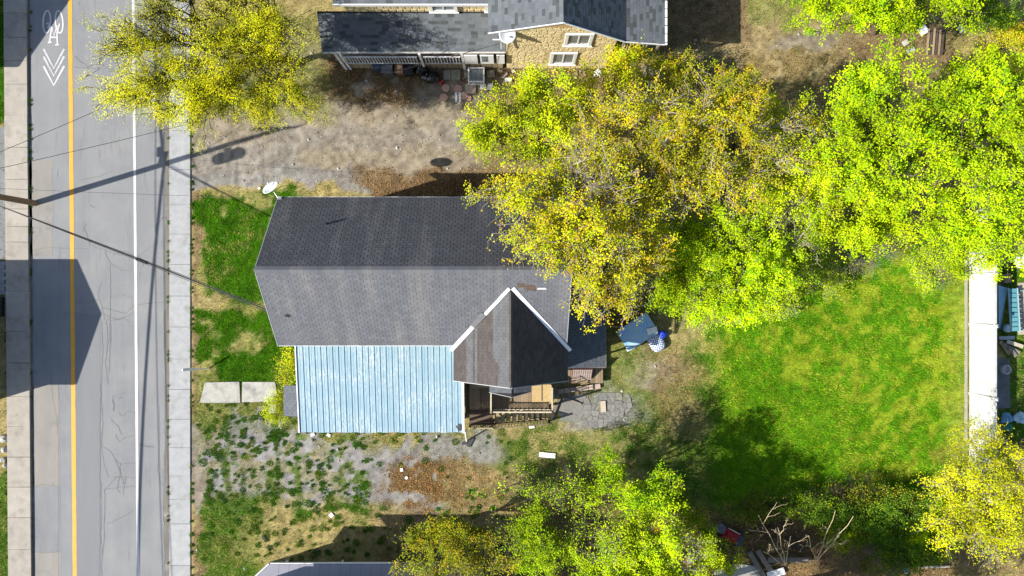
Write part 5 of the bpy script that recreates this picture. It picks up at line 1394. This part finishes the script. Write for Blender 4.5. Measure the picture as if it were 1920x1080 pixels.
# ------------------------------------------------------------------ bottom edge: mower, slab, boards
MW = thing('lawn_mower', 'red lawn mower with black wheels lying in the dark leaves', 'lawn mower', tuple(at(1366, 1000)))
MM = Matrix.Translation(at(1366, 1000, 0)) @ Matrix.Rotation(R(-28), 4, 'Z')
def mw(name, mb, mat, par=None):
    mb.v = [tuple(MM @ Vector(v)) for v in mb.v]; return mb.build(name, mat, par or MW)
M_red = pmat('red_metal', (.42, .015, .02), (.33, .012, .016), 4, .35, 0, spec=.5)
deckm = mw('body', MB().prism(rrect(.85, .62, .12), .14, .42), M_red)
mw('engine_cover', MB().prism([(a * .8 - .02, b) for a, b in rrect(.6, .42, .08)], .42, .5), M_red)
for sx in (-1, 1):
    for sy in (-1, 1): mw('wheel', MB().lathe((sx * .5, sy * .33, .15), [(.05, -.05), (.15, -.05), (.15, .05), (.05, .05)], 16, (0, 1, 0)), M_black)
mw('bag', MB().prism([(a - .70, b + .12) for a, b in rrect(.48, .52, .18)], .18, .52), pmat('grey_bag_cloth', (.16, .17, .20), (.11, .12, .14), 6, .8))
mw('handle', MB().tube([(-.32, .33, .42), (-.3, .36, .62), (.3, .36, .62), (.32, .33, .42)], .026, 8), M_white)
mw('rear_cover', MB().prism([(a + .58, b - .02) for a, b in rrect(.28, .62, .08)], .16, .4), M_navy)
scrap('red_tub', 'red plastic tub lid showing through the lime shrub', 'lid', 1235, 994, .5, .36, -.3, .3, pmat('dull_red', (.42, .08, .03), (.34, .06, .025), 4, .5), .08)
slab_thing('concrete_slab', 'large pale concrete slab at the lower edge under the leaves', 'slab', [(1342, 1060), (1385, 1056), (1425, 1062), (1432, 1100), (1335, 1100)], -.05, .1, M_path)
slab_thing('concrete_slab', 'small grey slab beside the lime shrub at the lower edge', 'slab', [(1285, 1040), (1315, 1032), (1322, 1046), (1290, 1056)], -.05, .12, M_concrete)
for i, (a, b, lab) in enumerate((((1405, 1035), (1440, 1095), 'left'), ((1420, 1032), (1462, 1095), 'middle'), ((1480, 1008), (1508, 1034), 'upper'), ((1440, 1050), (1520, 1050), 'lower'))):
    p, q = at(*a, .1 + .05 * i), at(*b, .12 + .05 * i)
    tag(MB().bar(p, q, .28, .04).build('old_board', M_greywood if i != 2 else M_darkwood, loc=tuple(p)), '%s dark old board among the bare branches' % lab, 'board', 'old boards at the lower edge')
scrap('metal_sheet', 'pale blue grey metal sheet below the dead branches', 'sheet', 1455, 1075, 1.0, .4, .3, .2, M_dish)
b = at(1691, 1063)
tag(MB().lathe((b.x, b.y, .0), [(.16, 0), (.2, .02), (.22, .4), (.16, .45)], 16).build('blue_drum', pmat('dull_blue', (.20, .30, .38), (.16, .25, .32), 4, .5), loc=(b.x, b.y, 0)), 'small dull blue drum on the ground at the lower edge', 'drum')
scrap('pale_timber', 'pale timber lying right of the blue drum', 'timber', 1740, 1063, 2.4, .12, .02, .1, M_palewood, .06)
for i, (x, y, r_) in enumerate(((8, 823, .22), (9, 843, .18), (7, 862, .16), (11, 872, .14))):
    b = at(x, y); q = random.Random(i)
    V = [Vector((q.uniform(-1, 1), q.uniform(-1, 1), q.uniform(-.2, .8))) for _ in range(0)]
    m_ = MB().lathe((b.x, b.y, -.03), [(r_ * .8, 0), (r_, .06), (r_ * .85, .15), (r_ * .3, .2)], 9); m_.v = [(v[0] + q.uniform(-.03, .03), v[1] + q.uniform(-.03, .03), v[2] + q.uniform(-.02, .02)) for v in m_.v]
    tag(m_.build('rock', M_path, loc=(b.x, b.y, 0)), '%s pale rock in the grass beside the west pavement' % ('largest', 'second largest', 'third', 'smallest')[i], 'rock', 'rocks beside the west pavement')

# broken bricks and stones along the foot of the stone gable, loose boards by the deck
M_brk = pmat('broken_brick', (.38, .20, .12), (.44, .36, .28), 3, .9, .2, .2)
M_rub = pmat('pale_rubble', (.46, .42, .36), (.36, .32, .27), 5, .9, .2, .2)
q = MB(); q2 = MB()
for i in range(34):
    px, py = rc.uniform(932, 1130), rc.uniform(132, 152)
    (q if i % 2 else q2).obox(at(px, py, .03), rc.uniform(.10, .24), rc.uniform(.08, .16), rc.uniform(.06, .1), rc.uniform(0, 3))
for q_, m_, lab in ((q, M_brk, 'reddish broken bits of brick among the litter below the stone gable'), (q2, M_rub, 'pale broken bits of stone among the litter below the stone gable')):
    tag(q_.build('rubble', m_), lab, kind='stuff')
for i, (x, y, l_, rz, lab) in enumerate(((1052, 735, .9, .5, 'nearest the tan plywood'), (1072, 752, 1.1, -.35, 'across the edge of the cracked patio'), (1040, 770, 1.2, 1.2, 'against the end of the lower rail'), (1088, 728, .7, .1, 'under the lattice panel'))):
    scrap('loose_board', 'grey loose board lying %s' % lab, 'board', x, y, l_, .13, rz, .1 + .03 * i, M_greywood, .03)
# ------------------------------------------------------------------ trees: limbs, branches, twigs, leaves
def tubes(P, Rr, s):
    """P (N,k,3) polylines, Rr (N,k) radii -> verts, quads"""
    Nn, k = P.shape[:2]
    d = np.gradient(P, axis=1); d /= np.linalg.norm(d, axis=2, keepdims=True) + 1e-9
    ref = np.array([.31, .52, .79]); u = np.cross(d, ref); u /= np.linalg.norm(u, axis=2, keepdims=True) + 1e-9
    w = np.cross(d, u)
    a = np.arange(s) * 2 * np.pi / s
    V = P[:, :, None] + (u[:, :, None] * np.cos(a)[None, None, :, None] + w[:, :, None] * np.sin(a)[None, None, :, None]) * Rr[:, :, None, None]
    b = (np.arange(Nn) * k * s)[:, None, None] + (np.arange(k - 1) * s)[None, :, None]
    i = np.arange(s)[None, None, :]; j = (np.arange(s) + 1)[None, None, :] % s
    F = np.stack([b + i, b + j, b + s + j, b + s + i], -1).reshape(-1, 4)
    return V.reshape(-1, 3), F
def curve(a, b, k, bow, jit, rg):
    """k points from a (N,3) to b, lifted in the middle by bow, with wander"""
    t = np.linspace(0, 1, k)[None, :, None]
    P = a[:, None] * (1 - t) + b[:, None] * t
    P = P + bow[:, None] * (4 * t * (1 - t)) * .5
    j = rg.normal(0, 1, P.shape) * jit * np.linalg.norm(b - a, axis=1)[:, None, None]
    j[:, 0] = 0
    return P + j * np.sin(np.pi * np.clip(t * .75, 0, 1))
def pick(P, t):
    """point at parameter t along each of the given polylines"""
    k = P.shape[1] - 1; x = np.clip(t * k, 0, k - 1e-4); i = x.astype(int); f = (x - i)[:, None]
    n = np.arange(len(P))
    return P[n, i] * (1 - f) + P[n, i + 1] * f
def inside(p, C, rr, rg, lim=1.0):
    q = (p - C) / rr; l = np.linalg.norm(q, axis=1)
    k = np.where(l > lim, lim / l * rg.uniform(.86, 1.0, len(l)), 1.0)
    return C + q * k[:, None] * rr

YELLOW = [(.64, .62, .005), (.54, .56, .005), (.68, .63, .008), (.40, .47, .006)]
YGREEN = [(.50, .58, .005), (.42, .52, .005), (.58, .58, .008), (.30, .42, .006)]
AUTUMN = [(.54, .50, .008), (.60, .43, .012), (.42, .44, .008), (.56, .52, .010), (.30, .35, .010)]
LIME = [(.44, .60, .003), (.50, .64, .004), (.34, .52, .003), (.20, .38, .004), (.40, .52, .004)]
OLIVE = [(.28, .34, .008), (.38, .38, .010), (.20, .28, .008), (.46, .36, .014)]
DARKG = [(0.084, 0.180, 0.012), (0.120, 0.240, 0.012), (0.060, 0.132, 0.012), (0.192, 0.288, 0.012)]
B_DARK = pmat('dark_bark', (.050, .036, .028), (.032, .024, .02), 9, .9)
B_GREY = pmat('grey_bark', (.36, .31, .24), (.25, .215, .165), 5, .9)
B_BROWN = pmat('brown_bark', (.13, .10, .07), (.09, .07, .05), 6, .9)
B_TAN = pmat('tan_bare_wood', (.62, .50, .33), (.52, .40, .26), 5, .9)

LEAFK = 1.0
LAI = {}
def tree(label, base, cpx, cz, rpx, rz, nleaf, pal, bark=B_BROWN, seed=1, ls=.075, limbs=10, br=9, tw=8, trunk=.17, tl=.62, name='tree', cat='tree', bare=0.0,
         kind=None, group=None, up=.25, fork=None, clump=.16, thin=.12, hang=0.0, lai=None):
    rg = np.random.default_rng(seed); rpx = (rpx[0] * 1.08, rpx[1] * 1.08); rz *= .85; clump *= 1.5; cz += .2; ls = .016 + ls * .30; br += 5
    B = np.array([*at(*base, 0)]); B[2] = -.08
    C = np.array([*at(*cpx, cz)]); kk = (HC - cz) / FP
    rr = np.array([rpx[0] * kk, rpx[1] * kk, rz])
    if nleaf >= 1000 or name == 'shrub':
        lai_ = lai or np.mean([2.5 if c[1] > c[0] * 1.25 else 1.9 if c[1] > c[0] * 1.02 else .75 for c in pal])
        nleaf = int(LEAFK * lai_ * math.pi * rr[0] * rr[1] / (1.5 * ls * ls))
    t = thing(name, label, cat, tuple(B), group)
    zf = fork if fork is not None else max(.35, (cz - rz) * .75)
    Fp = B + (C - B) * np.array([1, 1, 0]) * (zf / max(cz, .1)) * .55; Fp[2] = zf
    tp = np.array([B, B * .65 + Fp * .35 + rg.normal(0, .05, 3), B * .3 + Fp * .7 + rg.normal(0, .05, 3), Fp])[None]
    Vs, Fs, nv = [], [], 0
    def addt(P, Rr, s):
        nonlocal nv
        V, F = tubes(P, Rr, s); Vs.append(V); Fs.append(F + nv); nv += len(V)
    addt(tp, np.array([[1.3, 1.0, .9, .85]]) * trunk, 9)
    # limbs
    az = np.arange(limbs) * 2 * np.pi / limbs + rg.uniform(-.3, .3, limbs)
    el = rg.uniform(-.1, .75, limbs); el[0] = 1.35
    rad = rg.uniform(.55, .85, limbs)
    T = C + np.stack([np.cos(az) * np.cos(el), np.sin(az) * np.cos(el), np.sin(el)], 1) * rad[:, None] * rr
    A = np.repeat(Fp[None], limbs, 0)
    lb = curve(A, T, 9, np.stack([np.zeros(limbs), np.zeros(limbs), np.linalg.norm(T - A, axis=1) * up], 1), .035, rg)
    lr = np.linspace(1, .2, 9)[None] * trunk * rg.uniform(.30, .52, limbs)[:, None]
    addt(lb, lr, 6)
    # branches
    nb = limbs * br
    # branch tips spread evenly through the crown, each fed from the nearest limb point nearer the fork
    w_ = rg.normal(0, 1, (nb, 3)); w_ /= np.linalg.norm(w_, axis=1, keepdims=True)
    w_[:, 2] = np.abs(w_[:, 2]) * np.where(rg.random(nb) < .3, -.6, 1)
    b0 = C + w_ * (rg.uniform(.12, 1, nb) ** .42)[:, None] * rr * .97
    # uneven outline: bays and spurs
    th = np.arctan2(w_[:, 1], w_[:, 0]); lob = 1 + .16 * np.sin(th * 3 + seed) + .12 * np.sin(th * 7 + seed * 2.3) + .08 * np.sin(th * 13 + seed * 5.1)
    b0[:, :2] = C[:2] + (b0[:, :2] - C[:2]) * lob[:, None].clip(.68, 1.18)
    LP = lb[:, 2:].reshape(-1, 3); LD = np.linalg.norm(LP - Fp, axis=1)
    dd = np.linalg.norm(b0[:, None] - LP[None], axis=2) + np.where(LD[None] > np.linalg.norm(b0 - Fp, axis=1)[:, None] * .85, 6.0, 0)
    a0 = LP[dd.argmin(1)]
    bp2 = curve(a0, b0, 6, np.stack([np.zeros(nb), np.zeros(nb), rg.uniform(-.05, .2, nb) * np.linalg.norm(b0 - a0, axis=1)], 1), .05, rg)
    br0 = np.linspace(1, .35, 6)[None] * (trunk * (.17 if bark is B_GREY else .13) * rg.uniform(.7, 1.2, nb))[:, None]
    addt(bp2, br0, 4)
    # twigs
    nt_ = nb * tw
    ip = np.repeat(np.arange(nb), tw); tt = rg.uniform(.2, 1.0, nt_)
    a1 = pick(bp2[ip], tt)
    dv = rg.normal(0, .8, (nt_, 3)) + (a1 - C) / rr * .7; dv[:, 2] = dv[:, 2] * .65 + .12 - hang
    dv /= np.linalg.norm(dv, axis=1, keepdims=True)
    b1 = a1 + dv * (tl * rg.uniform(.5, 1.25, nt_))[:, None]
    tw_ = curve(a1, b1, 4, np.zeros((nt_, 3)) + np.array([0, 0, .06]), .06, rg)
    addt(tw_, np.linspace(1, .45, 4)[None] * (trunk * .055 * rg.uniform(.8, 1.2, nt_))[:, None].clip(.0045), 3)
    tr_ = npmesh('trunk', np.concatenate(Vs), np.concatenate(Fs), bark, t, smooth=True)
    if nleaf <= 0: return t
    wgt = rg.uniform(.35, 1, nt_)
    if bare: wgt *= rg.random(nt_) > bare
    # thinner patches of crown, so that what is behind shows through
    cl = fbm(b1[:, 0] + seed * 3.1, b1[:, 1] - seed, 1.7, 3, seed)
    wgt *= np.clip((cl - .30) * 5, thin, 1.4)
    q = rg.choice(nt_, nleaf, p=wgt / wgt.sum())
    pos = pick(tw_[q], rg.uniform(.1, 1.0, nleaf) ** .8) + rg.normal(0, clump * .45, (nleaf, 3)) * np.array([1, 1, .7])
    pal = np.array(pal); pt = rg.integers(0, len(pal), nt_)
    tone = fbm(b1[:, 0] * 1.0, b1[:, 1] * 1.0, 1.3, 3, seed + 5)
    pick2 = np.where(rg.random(nleaf) < .8, pt[q], rg.integers(0, len(pal), nleaf))
    C_ = pal[pick2] * rg.uniform(.72, 1.2, (nleaf, 1)) * (.40 + 1.12 * tone[q])[:, None]
    sz = ls * rg.uniform(.6, 1.35, nleaf)
    nrm = rg.normal(0, .42, (nleaf, 3)) + np.array([-.45, -.12, 1.0]); nrm /= np.linalg.norm(nrm, axis=1, keepdims=True)
    ax = np.cross(nrm, rg.normal(0, 1, (nleaf, 3))); ax /= np.linalg.norm(ax, axis=1, keepdims=True) + 1e-9
    bx = np.cross(nrm, ax)
    V = np.zeros((nleaf, 4, 3), np.float32)
    V[:, 0] = pos - ax * sz[:, None]; V[:, 1] = pos - bx * (sz * .72)[:, None] + nrm * (sz * .22)[:, None]
    V[:, 2] = pos + ax * (sz * 1.1)[:, None] - nrm * (sz * .15)[:, None]; V[:, 3] = pos + bx * (sz * .72)[:, None] + nrm * (sz * .22)[:, None]
    b4 = (np.arange(nleaf) * 4)[:, None]
    F = np.concatenate([b4 + np.array([[0, 1, 2]]), b4 + np.array([[0, 2, 3]])], 1).reshape(-1, 3)
    cr_ = npmesh('crown', V.reshape(-1, 3), F, M_leaf, t, col=np.repeat(C_, 4, 0).astype(np.float32))
    return t

tree('yellow leaved tree with dark branches spreading over the road and pavement', (545, 116), (385, 98), 6.4, (212, 168), 2.5, 46000, YELLOW, B_DARK, 3, .035, 26, 18, 9, .185, .62, fork=1.4, up=.08, clump=.14, lai=1.3, thin=.4)
tree('yellow green tree hanging over the back corner of the dark roof', (1010, 300), (1000, 235), 6.0, (132, 112), 2.4, 24000, YGREEN, B_BROWN, 4, .085, 11, 9, 8, .17)
tree('yellowing tree with bare grey boughs drooping over the end of the house', (1130, 390), (1050, 405), 8.8, (165, 125), 2.0, 20000, YGREEN[:3] + AUTUMN[:2], B_GREY, 5, .082, 12, 9, 7, .19, .7, hang=.1, fork=3.0)
tree('thin grey limbed tree with sparse orange leaves beside the house end', (1175, 440), (1135, 475), 7.2, (120, 140), 2.2, 6000, AUTUMN, B_GREY, 6, .075, 12, 8, 6, .19, .8, bare=.3, fork=2.5)
tree('large olive gold tree with pale twigs in the middle of the yard', (1190, 330), (1215, 285), 7.0, (165, 150), 2.6, 24000, AUTUMN, B_GREY, 7, .075, 13, 10, 8, .22, .75, bare=.12)
tree('sparse golden tree between the olive tree and the lime grove', (1350, 300), (1370, 265), 6.6, (150, 130), 2.4, 16000, AUTUMN[:3] + OLIVE[:2], B_GREY, 8, .072, 12, 10, 7, .19, .75, bare=.2)
tree('young yellow tree rising just below the stone gable', (1120, 215), (1130, 180), 4.2, (100, 72), 1.8, 11000, YGREEN[:2] + AUTUMN[:2], B_BROWN, 9, .075, 9, 8, 7, .11, .55, bare=.1)
tree('broad lime green tree, the largest and brightest crown of the grove', (1610, 320), (1660, 250), 7.2, (140, 150), 2.8, 34000, LIME, B_BROWN, 10, .095, 13, 10, 8, .22)
tree('lime green tree reaching the frame edge right of the brightest crown', (1750, 330), (1835, 255), 7.0, (140, 160), 2.8, 34000, LIME, B_BROWN, 11, .092, 13, 10, 8, .22)
tree('lime tree leaning over the top end of the white fence', (1770, 400), (1830, 425), 5.5, (120, 85), 2.0, 17000, LIME, B_BROWN, 12, .088, 10, 9, 7, .15)
tree('lime green tree over the middle of the back yard, left of the bare thicket', (1360, 460), (1385, 475), 5.0, (158, 125), 2.0, 22000, LIME, B_GREY, 13, .085, 12, 9, 8, .16)
tree('lime green sapling at the edge of the shade near the blue table', (1290, 520), (1275, 525), 3.2, (60, 66), 1.3, 6500, LIME, B_BROWN, 14, .078, 8, 7, 6, .08, .45)
tree('small yellow green tree between the golden tree and the lime grove', (1480, 330), (1490, 315), 5.6, (110, 120), 2.1, 15000, YGREEN + LIME[:2], B_GREY, 15, .08, 11, 9, 7, .15, bare=.08)
tree('lime green tree at the top of the yard beyond the old pallet', (1640, 60), (1650, 0), 5.2, (175, 72), 2.0, 20000, LIME, B_BROWN, 16, .09, 11, 9, 7, .15)
tree('lime shrub between the tan earth and the grove', (1590, 420), (1600, 385), 5.0, (120, 100), 1.9, 18000, LIME[:3] + YGREEN[:1], B_BROWN, 17, .085, 10, 9, 7, .14)
tree('large lime yellow shrubby tree at the lower edge beside the shaded lawn', (1080, 905), (1090, 985), 4.6, (182, 138), 2.2, 22000, LIME[:4] + YGREEN[3:] + LIME[3:4], B_BROWN, 18, .075, 14, 10, 8, .17, .65, bare=.1, lai=1.45)
tree('lime tree running out of the lower edge, right of the larger one', (1200, 960), (1225, 1045), 5.2, (120, 85), 2.0, 13000, LIME[:3] + YGREEN[:2], B_GREY, 19, .075, 11, 9, 8, .14, .65, bare=.12)
tree('dusky olive tree with orange tips at the lower edge near the grey roof', (835, 985), (845, 1040), 4.2, (108, 78), 1.8, 15000, OLIVE, B_BROWN, 20, .072, 11, 9, 7, .13, .55)
for i, (bx_, lab) in enumerate(((1105, 'leftmost'), (1310, 'middle'), (1500, 'rightmost'))):
    tree('%s of the three tall dense trees past the lower edge' % lab, (bx_, 1092), (960 + (bx_ - 960) * 1.225, 1222), 7.0, (128, 110), 2.6, 12000, DARKG + LIME[3:], B_BROWN, 21 + i * 40, .1, 11, 8, 7, .2, lai=3.2, group='tall trees past the lower edge')
tree('yellow leaved tree over the lower end of the white fence', (1795, 880), (1840, 930), 5.6, (112, 128), 2.3, 22000, YELLOW + YGREEN[:1], B_GREY, 22, .07, 13, 10, 8, .11, .65, bare=.08)
for i, (a, b, r_, lab) in enumerate(((1615, 985, 70, 'dark green bramble in the shade left of the lower yellow tree'), (1700, 960, 62, 'dark leafy shrub touching the lower yellow tree'), (1690, 1030, 75, 'dark green shrub above the blue drum'), (1740, 1020, 55, 'bright green shrub right of the blue drum'), (1560, 960, 45, 'small green shrub behind the dead branches'))):
    tree(lab, (a, b - 4), (a, b), 1.0, (r_, r_ * .62), .8, 3600, DARKG if i != 3 else LIME, B_DARK, 30 + i, .065, 9, 6, 6, .045, .35, 'shrub', 'shrub', fork=.15)
tree('yellow green shrub at the corner of the porch and the front lawn', (545, 690), (541, 690), .8, (20, 46), .7, 2600, YGREEN + YELLOW[:1], B_BROWN, 41, .05, 10, 6, 5, .03, .3, 'shrub', 'shrub', fork=.12, bare=.15, lai=1.1)
tree('low yellow shrub beside the small entry canopy', (522, 762), (519, 765), .5, (22, 30), .45, 500, YGREEN, B_BROWN, 42, .045, 8, 5, 4, .02, .25, 'shrub', 'shrub', fork=.1, bare=.2)
tree('yellow green climber on the corner of the stone gable', (1150, 120), (1178, 92), 2.6, (42, 50), 1.7, 3600, YGREEN[:2] + AUTUMN[:2], B_BROWN, 43, .06, 9, 7, 5, .05, .4, 'shrub', 'shrub', fork=.3, bare=.1)
tree('yellow bush on the ground below the stone house rails', (1240, 165), (1250, 150), 2.2, (66, 52), 1.2, 5200, YGREEN[:2] + AUTUMN[:2], B_GREY, 44, .065, 9, 7, 6, .06, .45, 'shrub', 'shrub', fork=.25, bare=.1)
tree('green shrub under the top lime tree near the frame edge', (1830, 20), (1850, 20), 1.4, (60, 40), 1.0, 3000, DARKG + LIME[:1], B_GREY, 45, .065, 9, 6, 6, .05, .4, 'shrub', 'shrub', fork=.2)
tree('dry golden grass bush at the upper end of the grove', (1880, 90), (1885, 95), .8, (62, 60), .6, 3000, AUTUMN + YGREEN[:1], B_TAN, 46, .05, 10, 6, 6, .03, .35, 'shrub', 'shrub', fork=.1, bare=.2)
# leafless growth
tree('grey leafless thicket of thin twigs between the lime tree and the fence', (1610, 470), (1620, 455), 2.2, (75, 62), 1.6, 350, OLIVE, pmat('thicket_twig', (.26, .235, .18), (.19, .17, .13), 5, .9), 51, .05, 14, 8, 6, .07, .7, 'bare_shrub', 'shrub', bare=.7, fork=.15)
tree('brown leafless brush at the lower edge right of the dead branches', (1590, 1055), (1600, 1075), 1.6, (85, 62), 1.3, 250, OLIVE, pmat('brush_twig', (.24, .165, .10), (.17, .115, .075), 5, .9), 52, .05, 18, 10, 7, .07, .6, 'bare_shrub', 'shrub', bare=.7, fork=.1)
tree('dark tangle of leafless stems around the red mower', (1440, 985), (1450, 985), .9, (75, 45), .8, 200, OLIVE, B_DARK, 53, .05, 14, 7, 6, .04, .5, 'bare_shrub', 'shrub', bare=.7, fork=.1)
tree('dull leafless stems in the shade of the lower yellow tree', (1590, 930), (1600, 925), .8, (90, 40), .7, 250, OLIVE, B_DARK, 54, .05, 14, 7, 6, .04, .5, 'bare_shrub', 'shrub', bare=.7, fork=.1)
# the two dead tan branches: a few thick forked limbs
def deadwood(label, base, limbs, seed):
    rg_ = random.Random(seed); B = at(*base, .1); t = thing('dead_tree', label, 'dead tree', (B.x, B.y, 0)); q = MB()
    def wig(a, b, n): return [a.lerp(b, i / n) + Vector((rg_.uniform(-1, 1), rg_.uniform(-1, 1), rg_.uniform(-.5, .5))) * (.055 if 0 < i < n else 0) for i in range(n + 1)]
    def go(a, b, r0, lev):
        n = 6; P = wig(a, b, n); q.tube(P, [r0 * (1 - .6 * i / n) for i in range(n + 1)], 6)
        if lev:
            for k_ in range(3 if lev > 1 else 2):
                s = P[rg_.randint(2, n - 1)]; d = (b - a); L = d.length * rg_.uniform(.3, .5)
                dd = Matrix.Rotation(rg_.choice((-1, 1)) * rg_.uniform(.35, .75), 3, 'Z') @ d.normalized(); dd.z += rg_.uniform(-.1, .3)
                go(s, s + dd * L * .8, r0 * .55, lev - 1)
    for (px, py, z), r_ in limbs: go(Vector(B), at(px, py, z), r_, 2)
    q.build('trunk', B_TAN, t, smooth=True)
deadwood('dead tan tree with forked bare limbs left of the brown brush', (1474, 1062), (((1422, 966, 4.0), .024), ((1458, 988, 4.2), .024), ((1432, 1034, 3.6), .022), ((1482, 1006, 4.0), .020)), 3)
deadwood('dead tan tree with two upright bare limbs, nearest the brown brush', (1530, 1056), (((1566, 958, 4.4), .025), ((1600, 968, 4.6), .025), ((1516, 1004, 3.8), .022)), 4)
for i, (a, b, r1, r2, lab) in enumerate(((1320, 585, 58, 40, 'low lime green shoots above the litter path'), (1430, 565, 80, 45, 'low lime green shoots at the top of the lawn, left of the thicket'), (1540, 520, 50, 40, 'low lime green shoots beside the leafless thicket'), (1745, 500, 45, 45, 'low lime green shoots near the white fence'))):
    tree(lab, (a, b), (a, b), .8, (r1, r2), .7, 3000, LIME + YGREEN[:1], B_GREY, 71 + i, .06, 12, 6, 6, .04, .4, 'shrub', 'shrub', fork=.12, lai=.75, thin=.05)

for i, (a, b, r1, r2, pl_, lab) in enumerate(((1290, 985, 55, 40, LIME, 'lime undergrowth right of the large lower tree'), (1345, 1040, 50, 30, LIME + YGREEN, 'lime sprays hanging over the pale concrete slab'), (1500, 945, 60, 28, DARKG + LIME[3:], 'dark green undergrowth above the dead trees'), (1575, 1000, 45, 40, YGREEN + LIME, 'yellow green sprays behind the upright dead limbs'),
    (1650, 935, 70, 30, DARKG + OLIVE, 'olive undergrowth at the edge of the shaded lawn'), (1770, 985, 45, 45, LIME + YGREEN, 'lime shrub beneath the lower yellow tree'), (1660, 1055, 60, 25, OLIVE + LIME[3:], 'olive sprays left of the blue drum'), (1230, 935, 60, 35, DARKG + LIME, 'green shrub in the shade right of the lower tree'), (1420, 950, 60, 25, DARKG + OLIVE, 'dark olive undergrowth above the red mower'))):
    tree(lab, (a, b), (a, b), .9, (r1, r2), .75, 3000, pl_, B_DARK, 91 + i, .06, 11, 6, 6, .04, .4, 'shrub', 'shrub', fork=.12, lai=1.0, thin=.1)
